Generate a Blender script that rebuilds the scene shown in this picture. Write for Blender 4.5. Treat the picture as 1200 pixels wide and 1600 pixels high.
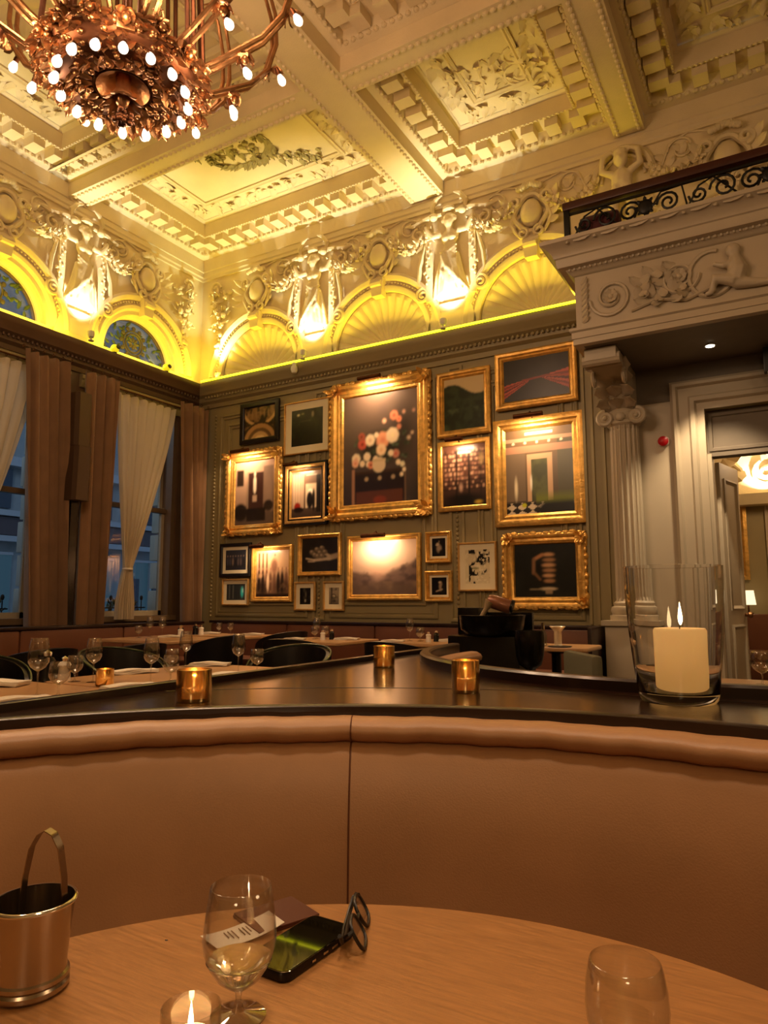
import bpy, bmesh, math, random
import numpy as np
from mathutils import Vector, Matrix
random.seed(7)
PI = math.pi
for o in list(bpy.data.objects): bpy.data.objects.remove(o)
SC = bpy.context.scene
COL = SC.collection
# ------------------------------------------------------------------ camera
YAW, PITCH, ROLL = math.radians(-30.126), math.radians(7.277), math.radians(-.108)
_f = Vector((math.sin(YAW)*math.cos(PITCH), math.cos(YAW)*math.cos(PITCH), math.sin(PITCH)))
_r = Vector((math.cos(YAW), -math.sin(YAW), 0)); _u = _r.cross(_f)
_r = _r*math.cos(ROLL)+_u*math.sin(ROLL); _u = _r.cross(_f)
cd = bpy.data.cameras.new('camera'); cam = bpy.data.objects.new('camera', cd); COL.objects.link(cam)
cd.sensor_fit = 'VERTICAL'; cd.sensor_height = 24; cd.sensor_width = 18; cd.lens = 24*1096/1600
cd.clip_start = .02
M3 = Matrix((_r, _u, -_f)).transposed().to_4x4(); M3.translation = (0, 0, 1.2)
cam.matrix_world = M3
SC.camera = cam
# ------------------------------------------------------------------ exposure, world, lights
SC.view_settings.view_transform = 'Standard'; SC.view_settings.look = 'None'
SC.view_settings.gamma = 1; SC.view_settings.use_curve_mapping = False
SC.view_settings.exposure = 0.0
def lin(c):
    if isinstance(c, str):
        c = c.lstrip('#'); c = [int(c[i:i+2], 16)/255 for i in (0, 2, 4)]
    return tuple(x/12.92 if x <= .04045 else ((x+.055)/1.055)**2.4 for x in c)
W = bpy.data.worlds.new('dusk_sky'); SC.world = W; W.use_nodes = True
bg = W.node_tree.nodes['Background']; bg.inputs[0].default_value = (.30, .48, .80, 1); bg.inputs[1].default_value = .85
def lamp(name, kind, loc, power, color, parent=None, target=None, **k):
    d = bpy.data.lights.new(name, kind); d.energy = power; d.color = color
    for a, b in k.items(): setattr(d, a, b)
    o = bpy.data.objects.new(name, d); COL.objects.link(o)
    o.location = loc
    if target is not None:
        o.rotation_euler = (Vector(target)-Vector(loc)).to_track_quat('-Z', 'Y').to_euler()
    if parent is not None:
        o.parent = parent; o.location = Vector(loc)-parent.location
    return o
WARM = (1, .66, .36); PINK = (1, .66, .40); YEL = (1, .74, .05); WHT = (1, .94, .78); GRN = (.86, 1, .70)
XW, YW = -7.87, 7.8           # window wall and picture wall planes
# added fill lights for the hall, where unseen chandeliers are guessed
for k, (x, y, p) in enumerate(((3.0, 2.2, 88), (1.2, -3.6, 135))):
    lamp('hall_fill_light', 'POINT', (x, y, 4.2), p, WARM, shadow_soft_size=.5)
# warm fill spots added over the near booth and the partition, no fixtures
lamp('booth_fill_spot', 'SPOT', (-.45, 1.0, 6.46), 360, (1, .72, .46), target=(-.45, 1.0, .8), spot_size=.66, spot_blend=1, shadow_soft_size=.25)
lamp('aisle_fill_spot', 'SPOT', (-3.8, 3.0, 6.40), 180, (1, .66, .38), target=(-3.2, 2.8, .8), spot_size=.7, spot_blend=1, shadow_soft_size=.2)
# ------------------------------------------------------------------ helpers
def link(o, parent=None):
    COL.objects.link(o)
    if parent is not None: o.parent = parent
    return o
def tag(o, label=None, cat=None, group=None, kind=None):
    if label: o['label'] = label
    if cat: o['category'] = cat
    if group: o['group'] = group
    if kind: o['kind'] = kind
    return o
def thing(name, label, cat, loc=(0, 0, 0), rz=0, group=None):
    o = bpy.data.objects.new(name, None); o.location = loc; o.rotation_euler = (0, 0, rz); o.empty_display_size = .1
    link(o); return tag(o, label, cat, group)
def dup(root, loc, rz=0, label=None, group=None):
    r = root.copy(); link(r); r.location = loc; r.rotation_euler = (0, 0, rz)
    if label: r['label'] = label
    if group: r['group'] = group
    for ch in list(root.children):
        c = ch.copy(); link(c, r)
        for g in list(ch.children):
            d = g.copy(); link(d, c)
    return r
def inst(mesh_obj, name, mat4=None, parent=None):
    o = bpy.data.objects.new(name, mesh_obj.data if hasattr(mesh_obj, 'data') else mesh_obj)
    link(o, parent)
    if mat4 is not None: o.matrix_local = mat4
    return o
def TR(x=0, y=0, z=0, rz=0, rx=0, ry=0, s=1):
    m = Matrix.Translation((x, y, z)) @ Matrix.Rotation(rz, 4, 'Z') @ Matrix.Rotation(ry, 4, 'Y') @ Matrix.Rotation(rx, 4, 'X')
    if s != 1: m = m @ (Matrix.Diagonal((*s, 1)) if isinstance(s, (tuple, list)) else Matrix.Scale(s, 4))
    return m
class MB:
    def __init__(s): s.v = []; s.f = []; s.m = Matrix(); s.col = None
    def P(s, *p):
        s.v.append(tuple(s.m @ Vector(p))); return len(s.v)-1
    def box(s, x0, x1, y0, y1, z0, z1):
        i = [s.P(x, y, z) for z in (z0, z1) for y in (y0, y1) for x in (x0, x1)]
        for q in ((0, 2, 3, 1), (4, 5, 7, 6), (0, 1, 5, 4), (2, 6, 7, 3), (0, 4, 6, 2), (1, 3, 7, 5)): s.f.append([i[k] for k in q])
        return s
    def bbox(s, x0, x1, y0, y1, z0, z1, b):       # box with chamfered edges
        bm = bmesh.new(); bmesh.ops.create_cube(bm, size=1)
        for v in bm.verts: v.co = Vector(((x0+x1)/2+v.co.x*(x1-x0), (y0+y1)/2+v.co.y*(y1-y0), (z0+z1)/2+v.co.z*(z1-z0)))
        bmesh.ops.bevel(bm, geom=bm.edges[:], offset=b, segments=2, profile=.6, affect='EDGES')
        return s.bm(bm)
    def bm(s, bm):
        n = len(s.v); bm.verts.index_update()
        for v in bm.verts: s.v.append(tuple(s.m @ v.co))
        for f in bm.faces: s.f.append([n+v.index for v in f.verts])
        bm.free(); return s
    def rings(s, R, closed=True, cap=True, loop=False):   # R: list of rings (lists of points)
        ids = [[s.P(*p) for p in r] for r in R]; n = len(ids[0])
        pairs = list(zip(ids, ids[1:])) + ([(ids[-1], ids[0])] if loop else [])
        for a, b in pairs:
            for k in range(n if closed else n-1):
                s.f.append([a[k], a[(k+1) % n], b[(k+1) % n], b[k]])
        if cap and closed and not loop: s.f.append(ids[0][::-1]); s.f.append(ids[-1][:])
        return s
    def lathe(s, prof, n=24, c=(0, 0, 0), cap=True, a0=0, a1=None):
        full = a1 is None; R = []
        for r, z in prof:
            r = max(r, 1e-4)
            if full: R.append([(c[0]+r*math.cos(2*PI*k/n), c[1]+r*math.sin(2*PI*k/n), c[2]+z) for k in range(n)])
            else: R.append([(c[0]+r*math.cos(a0+(a1-a0)*k/n), c[1]+r*math.sin(a0+(a1-a0)*k/n), c[2]+z) for k in range(n+1)])
        return s.rings(R, full, cap)
    def tube(s, path, r=.01, n=6, cap=True, loop=False, flat=None):
        p = [Vector(q) for q in path]; N = len(p)
        rr = r if isinstance(r, (list, tuple)) else [r]*N
        R = []; nor = None
        for i in range(N):
            a = p[i-1] if (i or loop) else p[i]; b = p[(i+1) % N] if (i < N-1 or loop) else p[i]
            t = (b-a); t = t.normalized() if t.length > 1e-9 else Vector((0, 0, 1))
            if nor is None:
                nor = t.orthogonal().normalized() if flat is None else (Vector(flat)-t*t.dot(Vector(flat))).normalized()
            else:
                nor = nor-t*nor.dot(t)
                nor = nor.normalized() if nor.length > 1e-6 else t.orthogonal().normalized()
            bi = t.cross(nor)
            R.append([tuple(p[i]+(nor*math.cos(2*PI*k/n)+bi*math.sin(2*PI*k/n))*rr[i]) for k in range(n)])
        return s.rings(R, True, cap, loop)
    def ball(s, c, r, n=8, m=5):
        if not isinstance(r, (tuple, list)): r = (r, r, r)
        top = s.P(c[0], c[1], c[2]+r[2]); bot = s.P(c[0], c[1], c[2]-r[2]); ids = []
        for j in range(1, m):
            t = PI*j/m
            ids.append([s.P(c[0]+r[0]*math.sin(t)*math.cos(2*PI*k/n), c[1]+r[1]*math.sin(t)*math.sin(2*PI*k/n), c[2]+r[2]*math.cos(t)) for k in range(n)])
        for k in range(n):
            s.f.append([top, ids[0][k], ids[0][(k+1) % n]]); s.f.append([bot, ids[-1][(k+1) % n], ids[-1][k]])
        for a, b in zip(ids, ids[1:]):
            for k in range(n): s.f.append([a[k], b[k], b[(k+1) % n], a[(k+1) % n]])
        return s
    def prism(s, poly, a, b, axis='y'):           # poly in the plane across axis, extruded a..b
        def q(u, w, t): return {'y': (u, t, w), 'x': (t, u, w), 'z': (u, w, t)}[axis]
        i = [s.P(*q(u, w, a)) for u, w in poly]; j = [s.P(*q(u, w, b)) for u, w in poly]; n = len(poly)
        s.f.append(i); s.f.append(j[::-1])
        for k in range(n): s.f.append([i[k], j[k], j[(k+1) % n], i[(k+1) % n]])
        return s
    def extr(s, prof, x0, x1, axis='x', cap=True):   # profile points (u,z) swept from x0 to x1 along an axis
        if axis == 'x': return s.rings([[(x, u, z) for u, z in prof] for x in (x0, x1)], True, cap)
        return s.rings([[(u, y, z) for u, z in prof] for y in (x0, x1)], True, cap)
    def frame(s, x0, x1, z0, z1, prof, y=0):      # mitred rectangle in the xz plane; prof: (inset, depth toward -y)
        R = []
        for d, h in prof: R.append([(x0+d, y-h, z0+d), (x1-d, y-h, z0+d), (x1-d, y-h, z1-d), (x0+d, y-h, z1-d)])
        return s.rings(R, True, False)
    def hframe(s, x0, x1, y0, y1, prof):          # mitred rectangle in a horizontal plane; prof: (inset, z)
        return s.rings([[(x0+d, y0+d, z), (x1-d, y0+d, z), (x1-d, y1-d, z), (x0+d, y1-d, z)] for d, z in prof], True, False)
    def leaf(s, base, d, up, L, w, curl=.3, n=4, lob=0):   # curved pointed leaf, two halves with a raised rib
        base = Vector(base); d = Vector(d).normalized(); up = Vector(up); up = (up-d*up.dot(d)).normalized(); sd = d.cross(up)
        rows = []
        for i in range(n+1):
            t = i/n; ww = w*math.sin(PI*(.12+.88*t))*(1+lob*(i % 2))
            c = base+d*(L*t*(1-.25*curl*t))+up*(curl*L*t*t)
            rows.append([c-sd*ww-up*.15*w, c+up*.2*w, c+sd*ww-up*.15*w, c-up*.3*w])
        return s.rings([[tuple(q) for q in r] for r in rows], True, True)
    def build(s, name, mat, parent=None, smooth=35, link_=True):
        me = bpy.data.meshes.new(name); me.from_pydata(s.v, [], s.f); me.update()
        bm = bmesh.new(); bm.from_mesh(me); bmesh.ops.recalc_face_normals(bm, faces=bm.faces[:]); bm.to_mesh(me); bm.free()
        if mat is not None: me.materials.append(mat)
        if smooth:
            me.polygons.foreach_set('use_smooth', [True]*len(me.polygons)); me.set_sharp_from_angle(angle=math.radians(smooth))
        o = bpy.data.objects.new(name, me)
        if link_: link(o, parent)
        return o
def struct(name, mb, mat, parent=None, smooth=35):
    o = mb.build(name, mat, parent, smooth)
    if parent is None: o['kind'] = 'structure'
    return o
def spiral(c, r0, r1, turns, a0=0, n=24, hand=1):   # points in the xz plane
    out = []
    for i in range(n+1):
        t = i/n; r = r0+(r1-r0)*t; a = a0+hand*2*PI*turns*t
        out.append((c[0]+r*math.cos(a), c[1], c[2]+r*math.sin(a)))
    return out
def remesh(mb, name, mat, vox, parent=None, smooth_it=2):  # fuse overlapping blobs into one continuous skin
    o = mb.build(name+'_tmp', None, None)
    m = o.modifiers.new('r', 'REMESH'); m.mode = 'VOXEL'; m.voxel_size = vox
    if smooth_it:
        q = o.modifiers.new('s', 'SMOOTH'); q.iterations = smooth_it; q.factor = .5
    dg = bpy.context.evaluated_depsgraph_get(); me = bpy.data.meshes.new_from_object(o.evaluated_get(dg)); me.name = name
    bpy.data.objects.remove(o); me.materials.clear(); me.materials.append(mat)
    me.polygons.foreach_set('use_smooth', [True]*len(me.polygons))
    q = bpy.data.objects.new(name, me); link(q, parent); return q
# ------------------------------------------------------------------ materials
def nmat(name):
    m = bpy.data.materials.new(name); m.use_nodes = True; nt = m.node_tree
    return m, nt, nt.nodes['Principled BSDF']
def mat(name, color, rough=.5, metal=0, var=.0, vscale=8, bump=0, bscale=40, stretch=None, coat=0, emit=0, emitc=None, spec=.5, sheen=0, rvar=0, sub=0):
    m, nt, b = nmat(name); c = lin(color)
    b.inputs['Base Color'].default_value = (*c, 1); b.inputs['Roughness'].default_value = rough; b.inputs['Metallic'].default_value = metal
    b.inputs['Coat Weight'].default_value = coat; b.inputs['Coat Roughness'].default_value = .12; b.inputs['Specular IOR Level'].default_value = spec
    b.inputs['Sheen Weight'].default_value = sheen
    if sub: b.inputs['Subsurface Weight'].default_value = sub; b.inputs['Subsurface Radius'].default_value = (.03, .015, .008)
    if emit: b.inputs['Emission Strength'].default_value = emit; b.inputs['Emission Color'].default_value = (*(lin(emitc) if emitc else c), 1)
    if var or bump or rvar:
        tc = nt.nodes.new('ShaderNodeTexCoord'); mp = nt.nodes.new('ShaderNodeMapping'); nt.links.new(tc.outputs['Object'], mp.inputs[0])
        if stretch: mp.inputs['Scale'].default_value = stretch
    if var or rvar:
        nz = nt.nodes.new('ShaderNodeTexNoise'); nz.inputs['Scale'].default_value = vscale; nz.inputs['Detail'].default_value = 6; nt.links.new(mp.outputs[0], nz.inputs[0])
        if var:
            cr = nt.nodes.new('ShaderNodeValToRGB'); cr.color_ramp.elements[0].position = .3; cr.color_ramp.elements[1].position = .7
            cr.color_ramp.elements[0].color = (*[x*(1-var) for x in c], 1); cr.color_ramp.elements[1].color = (*[min(1, x*(1+var)) for x in c], 1)
            nt.links.new(nz.outputs[0], cr.inputs[0]); nt.links.new(cr.outputs[0], b.inputs['Base Color'])
        if rvar:
            mr = nt.nodes.new('ShaderNodeMapRange'); mr.inputs[3].default_value = max(.02, rough-rvar); mr.inputs[4].default_value = rough+rvar
            nt.links.new(nz.outputs[0], mr.inputs[0]); nt.links.new(mr.outputs[0], b.inputs['Roughness'])
    if bump:
        n2 = nt.nodes.new('ShaderNodeTexNoise'); n2.inputs['Scale'].default_value = bscale; n2.inputs['Detail'].default_value = 4; nt.links.new(mp.outputs[0], n2.inputs[0])
        bp = nt.nodes.new('ShaderNodeBump'); bp.inputs['Strength'].default_value = bump; bp.inputs['Distance'].default_value = .02
        nt.links.new(n2.outputs[0], bp.inputs['Height']); nt.links.new(bp.outputs[0], b.inputs['Normal'])
    return m
def thin_glass(name, tint=(1, 1, 1), edge=(.75, .78, .76), gloss=.06, rough=.0, gain=1.0):
    m, nt, b = nmat(name); nt.nodes.remove(b); out = nt.nodes['Material Output']
    lw = nt.nodes.new('ShaderNodeLayerWeight'); lw.inputs[0].default_value = .35
    tr = nt.nodes.new('ShaderNodeBsdfTransparent'); gl = nt.nodes.new('ShaderNodeBsdfGlossy'); gl.inputs['Roughness'].default_value = rough
    mc = nt.nodes.new('ShaderNodeMix'); mc.data_type = 'RGBA'; mc.inputs[6].default_value = (*tint, 1); mc.inputs[7].default_value = (*edge, 1)
    nt.links.new(lw.outputs['Facing'], mc.inputs[0]); nt.links.new(mc.outputs[2], tr.inputs[0])
    mr = nt.nodes.new('ShaderNodeMapRange'); mr.inputs[3].default_value = gloss; mr.inputs[4].default_value = .75*gain
    pw = nt.nodes.new('ShaderNodeMath'); pw.operation = 'POWER'; pw.inputs[1].default_value = 1.8
    nt.links.new(lw.outputs['Facing'], pw.inputs[0]); nt.links.new(pw.outputs[0], mr.inputs[0])
    mx = nt.nodes.new('ShaderNodeMixShader'); nt.links.new(mr.outputs[0], mx.inputs[0]); nt.links.new(tr.outputs[0], mx.inputs[1]); nt.links.new(gl.outputs[0], mx.inputs[2])
    nt.links.new(mx.outputs[0], out.inputs[0]); return m
def emis(name, color, s):
    m, nt, b = nmat(name); b.inputs['Base Color'].default_value = (0, 0, 0, 1); b.inputs['Emission Color'].default_value = (*(lin(color) if isinstance(color, str) else color), 1); b.inputs['Emission Strength'].default_value = s
    return m
PLASTER = mat('cream_plaster', '#e0cda2', .62, var=.05, vscale=3, bump=.12, bscale=60)
WALLPAINT = mat('olive_grey_wall_paint', '#93845c', .5, var=.05, vscale=2, bump=.05, bscale=80)
DOORPAINT = mat('warm_grey_joinery_paint', '#b3a48c', .45, var=.04, vscale=3)
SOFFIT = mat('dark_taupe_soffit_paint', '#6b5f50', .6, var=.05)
DARKWOOD = mat('dark_stained_wood', '#2c1710', .2, var=.30, vscale=9, stretch=(1, 14, 14), bump=.03, bscale=30, coat=.35, rvar=.07)
EDGEWOOD = mat('dark_wood_edge', '#23120c', .3, var=.25, vscale=9, coat=.2)
RAILWOOD = mat('mahogany_rail', '#3d1a14', .3, var=.2)
LEATHER = mat('brown_leather', '#b88a62', .42, var=.16, vscale=2.2, bump=.06, bscale=260, rvar=.08)
LEATHER_D = mat('chestnut_leather', '#6b4029', .45, var=.12, vscale=3, bump=.06, bscale=220)
TABLEW = mat('light_oak_tabletop', '#b5814f', .36, var=.17, vscale=5, stretch=(3, 40, 40), bump=.06, bscale=14, rvar=.08)
TABLEW2 = mat('pale_oak_tabletop', '#bd9163', .3, var=.1, vscale=5, stretch=(3, 30, 30), rvar=.06)
BLACKL = mat('black_leather', '#120e0c', .35, var=.2, vscale=5, bump=.05, bscale=150)
BLACK = mat('black_lacquer', '#0b0908', .25, coat=.2)
IRON = mat('black_wrought_iron', '#0d0a08', .45, metal=.3)
GOLD = mat('gilded_frame', '#dcab58', .34, metal=.6, var=.24, vscale=14, bump=.25, bscale=35)
GOLD2 = mat('pale_gold_frame', '#c79a58', .36, metal=.6, var=.18, vscale=12, bump=.12, bscale=30)
BRONZE = mat('copper_bronze', '#9c7048', .34, metal=.9, var=.2, vscale=20, bump=.15, bscale=50)
BRONZE_D = mat('dark_bronze', '#5f3a24', .5, metal=.9, var=.25, vscale=15)
STEEL = mat('brushed_steel', '#a89a8a', .24, metal=1, rvar=.08, vscale=6, stretch=(30, 30, 1))
CHROME = mat('chrome', '#cfc8be', .08, metal=1)
DRAPE = mat('brown_wool_drape', '#866444', .85, var=.10, vscale=4, bump=.1, bscale=200, sheen=.2)
GREY_SP = mat('taupe_speaker_paint', '#4c3726', .5)
NAPKIN = mat('white_napkin', '#e6dccb', .8, bump=.1, bscale=120)
WHITE = mat('white_porcelain', '#ece6da', .3)
WAX = mat('ivory_wax', '#f4dfae', .5, sub=.6)
MATBOARD = mat('cream_mat_board', '#e2d5b4', .8)
BLACKFR = mat('black_picture_frame', '#15100d', .4)
WINDOWP = mat('window_joinery_paint', '#6d573d', .45, var=.05)
WINDOWL = mat('pale_sash_paint', '#a89c84', .45)
CORNDARK = mat('shaded_cornice_brown', '#5e4630', .45, var=.06)  # window wall's dimmer light put into a darker brown than the olive paint
FLOORW = mat('dark_floor_boards', '#3a271b', .35, var=.25, vscale=5, stretch=(1, 8, 1))
RED = mat('alarm_red', '#b3121c', .35)
LEAFG = mat('dark_leaf_green', '#3d4a24', .6, var=.3, vscale=20)
STONE = mat('grey_street_stone', '#8f9290', .8, var=.1, vscale=4)
GLASS = thin_glass('clear_glass', (.985, .985, .98), (.86, .85, .83), .10, .02, 1.0)
PANE = thin_glass('window_pane', (.93, .95, .96), (.8, .85, .86), .05)
CHARC = mat('charcoal_fabric', '#3c3a36', .8)
def sheer_mat():
    m, nt, b = nmat('sheer_white_voile'); out = nt.nodes['Material Output']; nt.nodes.remove(b)
    d = nt.nodes.new('ShaderNodeBsdfDiffuse'); d.inputs[0].default_value = (*lin('#e6d9be'), 1)
    t = nt.nodes.new('ShaderNodeBsdfTranslucent'); t.inputs[0].default_value = (*lin('#e6d9be'), 1)
    p = nt.nodes.new('ShaderNodeBsdfTransparent')
    a = nt.nodes.new('ShaderNodeMixShader'); a.inputs[0].default_value = .35; nt.links.new(d.outputs[0], a.inputs[1]); nt.links.new(t.outputs[0], a.inputs[2])
    c = nt.nodes.new('ShaderNodeMixShader'); c.inputs[0].default_value = .14; nt.links.new(a.outputs[0], c.inputs[1]); nt.links.new(p.outputs[0], c.inputs[2])
    nt.links.new(c.outputs[0], out.inputs[0]); return m
SHEER = sheer_mat()
def gold_glass():
    m, nt, b = nmat('mercury_gold_glass'); out = nt.nodes['Material Output']
    b.inputs['Base Color'].default_value = (*lin('#ffe0a0'), 1); b.inputs['Metallic'].default_value = 1; b.inputs['Roughness'].default_value = .12
    p = nt.nodes.new('ShaderNodeBsdfTransparent'); p.inputs[0].default_value = (1, .86, .58, 1)
    c = nt.nodes.new('ShaderNodeMixShader'); c.inputs[0].default_value = .16
    nt.links.new(b.outputs[0], c.inputs[1]); nt.links.new(p.outputs[0], c.inputs[2]); nt.links.new(c.outputs[0], out.inputs[0]); return m
GOLDGLASS = gold_glass()
FLAME = emis('candle_flame', (1, .68, .32), 16)
def colmat(name, rough=.3):
    m, nt, b = nmat(name); a = nt.nodes.new('ShaderNodeVertexColor'); a.layer_name = 'Col'
    nt.links.new(a.outputs[0], b.inputs['Base Color']); b.inputs['Roughness'].default_value = rough; return m
PRINT = colmat('printed_picture', .28)
# ================================================================== STRUCTURE
fl = struct('floor', MB().box(-8.2, 5, -5, 13.2, -.1, 0), FLOORW)
# ---- ceiling with beams and coffers
ceil = struct('ceiling', MB().box(-8.2, 5, -5, 8.1, 6.97, 7.12), PLASTER)
mb = MB().box(-8.2, 5, -5, 1.6, 6.5, 6.96).box(2.2, 5, 1.6, 8.1, 6.5, 6.96)
struct('beam', mb, PLASTER, ceil)
for n, b in enumerate(((-4.05, -3.575, 1.6, 7.70), (-1.43, -1.105, 1.6, 7.70))): struct('beam', MB().box(*b, 6.42, 6.968), PLASTER, ceil)
for x0, x1 in ((-7.87, -4.05), (-3.575, -1.43), (-1.105, 2.2)): struct('beam', MB().box(x0, x1, 5.30, 5.595, 6.42, 6.968), PLASTER, ceil)
COF = [(-7.805, -3.95, 5.0, 7.735), (-3.57, -1.435, 5.35, 7.735), (-1.10, 2.195, 5.60, 7.735), (-7.805, -4.055, 1.605, 5.295), (-3.57, -1.435, 1.605, 5.295), (-1.10, 2.195, 1.605, 5.295)]
DENT = MB().box(-.075, .075, -.10, .10, -.05, .06).build('dentil', PLASTER, None, 30, False).data
def ring_pts(x0, x1, y0, y1, d, step):     # points along a rectangle inset by d: (x, y, inward normal, tangent angle)
    x0 += d; x1 -= d; y0 += d; y1 -= d; out = []
    for (ax, ay, bx, by, a) in ((x0, y0, x1, y0, 0), (x1, y0, x1, y1, PI/2), (x1, y1, x0, y1, PI), (x0, y1, x0, y0, 3*PI/2)):
        L = math.hypot(bx-ax, by-ay); n = max(1, round(L/step))
        for i in range(n): t = (i+.5)/n; out.append((ax+(bx-ax)*t, ay+(by-ay)*t, a))
    return out
EGG = MB().ball((0, 0, 0), (.032, .024, .03), 6, 4)
def strew(base, mats):                     # repeat one small ornament in one joined mesh
    m = MB()
    for M in mats:
        n = len(m.v)
        for v in base.v: m.v.append(tuple(M @ Vector(v)))
        for f in base.f: m.f.append([n+i for i in f])
    return m
ACA = MB().leaf((0, 0, 0), (1, 0, .0), (0, 0, -1), .15, .05, .45, 4, .35)
for ci, (x0, x1, y0, y1) in enumerate(COF):
    cm = MB().hframe(x0, x1, y0, y1, [(-.004, 6.60), (.05, 6.62), (.09, 6.67), (.10, 6.76), (.345, 6.76), (.345, 6.73), (.37, 6.73), (.37, 6.93), (.39, 6.94), (.42, 6.965)])
    cm.hframe(x0, x1, y0, y1, [(.70, 6.968), (.70, 6.945), (.72, 6.94), (.735, 6.955), (.75, 6.94), (.77, 6.95), (.77, 6.968)])
    cmo = struct('coffer_moulding', cm, PLASTER, ceil)
    tag(strew(EGG, [TR(x, y, 6.645, a) for x, y, a in ring_pts(x0, x1, y0, y1, .075, .085)]).build('egg_and_dart', PLASTER, cmo), kind='stuff')
    tag(strew(EGG, [TR(x, y, 6.73, a, s=.55) for x, y, a in ring_pts(x0, x1, y0, y1, .357, .05)]).build('bead_row', PLASTER, cmo), kind='stuff')
    for x, y, a in ring_pts(x0, x1, y0, y1, .21, .27): inst(DENT, 'dentil', TR(x, y, 6.70, a), cmo)
    lm = []
    for x, y, a in ring_pts(x0, x1, y0, y1, .56, .062):
        lm.append(TR(x+random.uniform(-.05, .05), y+random.uniform(-.05, .05), 6.965, a+random.choice((.8, 2.3, 3.9, 5.4))+random.uniform(-.4, .4), s=random.uniform(.7, 1.15)))
    tag(strew(ACA, lm).build('leaf_border', PLASTER, cmo), kind='stuff')
# beads along both edges of each beam soffit
bm_ = []
for bx in (-4.0, -3.625, -1.38, -1.155):
    for k in range(int(6.1/.075)): bm_.append(TR(bx, 1.65+.075*k, 6.418, PI/2))
for x0, x1 in ((-7.8, -4.1), (-3.55, -1.45), (-1.08, 2.1)):
    for by in (5.35, 5.545):
        for k in range(int((x1-x0)/.075)): bm_.append(TR(x0+.075*k, by, 6.418))
tag(strew(EGG, bm_).build('beam_bead_row', PLASTER, ceil), kind='stuff')
# low relief on the coffer panels
OCHRE = mat('olive_tinted_plaster', '#a89a68', .7, var=.1)
def relief_xy(paths, name, z=6.968, r=.014, material=PLASTER):
    m = MB()
    for p in paths: m.tube([(x, y, z) for x, y in p], [r*(1-.5*i/len(p)) for i in range(len(p))], 5)
    return m
def sp2(cx, cy, r0, r1, t, a0, h=1): return [(x, z) for x, y, z in spiral((cx, 0, cy), r0, r1, t, a0, 20, h)]
# panel of the near-corner coffer: wreath, ribbons and a long spray
cx, cy = -5.83, 6.32; m = MB(); rnd = random.Random(3)
trail = [(cx-.9+1.75*t, cy-.48+1.1*t+.05*math.sin(7*t)) for t in [i/24 for i in range(25)]]
ring = [(cx+.48*math.cos(a), cy+.30*math.sin(a)) for a in [2*PI*i/40 for i in range(41)]]
m = relief_xy([trail, ring, [(x*.0+cx+.40*math.cos(a), cy+.24*math.sin(a)) for x, a in [(0, 2*PI*i/40) for i in range(41)]]], 't', r=.012)
lm = []
for i in range(150):
    if i % 2: a = rnd.uniform(0, 2*PI); x, y = cx+.45*math.cos(a), cy+.28*math.sin(a); a += PI/2+rnd.uniform(-.7, .7)
    else:
        t = rnd.random(); x, y = cx-.9+1.75*t+rnd.uniform(-.1, .1), cy-.48+1.1*t+rnd.uniform(-.15, .15); a = rnd.uniform(-.6, 1.5)
    lm.append(TR(x, y, 6.966, a, s=rnd.uniform(.5, .95)))
s_ = strew(ACA, lm); m.f += [[len(m.v)+i for i in f] for f in s_.f]; m.v += s_.v
for i in range(14): m.ball((cx+rnd.uniform(-.4, .4), cy+rnd.uniform(-.2, .2), 6.965), (.05, .04, .03), 7, 4)
m.build('trophy_relief', OCHRE, ceil)
# scroll panel of the second coffer
cx, cy = -2.54, 6.71; P_ = []
for sx in (-1, 1):
    P_ += [sp2(cx+sx*.30, cy+.12, .19, .02, 1.6, PI/2, sx), sp2(cx+sx*.33, cy-.14, .13, .02, 1.5, -PI/2, -sx), [(cx, cy-.25), (cx+sx*.08, cy-.1), (cx+sx*.12, cy+.1), (cx+sx*.3, cy+.31)]]
m = relief_xy(P_, 's', r=.022)
s_ = strew(ACA, [TR(cx+rnd.uniform(-.5, .5), cy+rnd.uniform(-.24, .24), 6.966, rnd.uniform(0, 6.3), s=rnd.uniform(.6, 1.1)) for i in range(46)])
m.f += [[len(m.v)+i for i in f] for f in s_.f]; m.v += s_.v
m.build('scroll_relief', PLASTER, ceil)
# deep blocks and rosettes of the upper coffers
BLK = MB().box(-.13, .13, -.13, .13, -.12, .04).ball((0, 0, -.12), (.09, .09, .06), 8, 4).build('modillion_block', PLASTER, None, 30, False).data
for (x0, x1, y0, y1) in COF[4:]:
    for d in (.95,):
        for x, y, a in ring_pts(x0, x1, y0, y1, d, .42): inst(BLK, 'modillion_block', TR(x, y, 6.93, a), ceil)
for (cx, cy) in ((-5.96, 3.5), (.55, 6.71), (-2.54, 3.5)):
    s_ = strew(ACA, [TR(cx+.28*math.cos(a)*k, cy+.28*math.sin(a)*k, 6.96, a, s=2.2) for k in (.5, 1.1) for a in [2*PI*i/12+k for i in range(12)]])
    s_.ball((cx, cy, 6.95), (.14, .14, .08), 12, 6); s_.build('ceiling_rosette', PLASTER, ceil)
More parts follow.
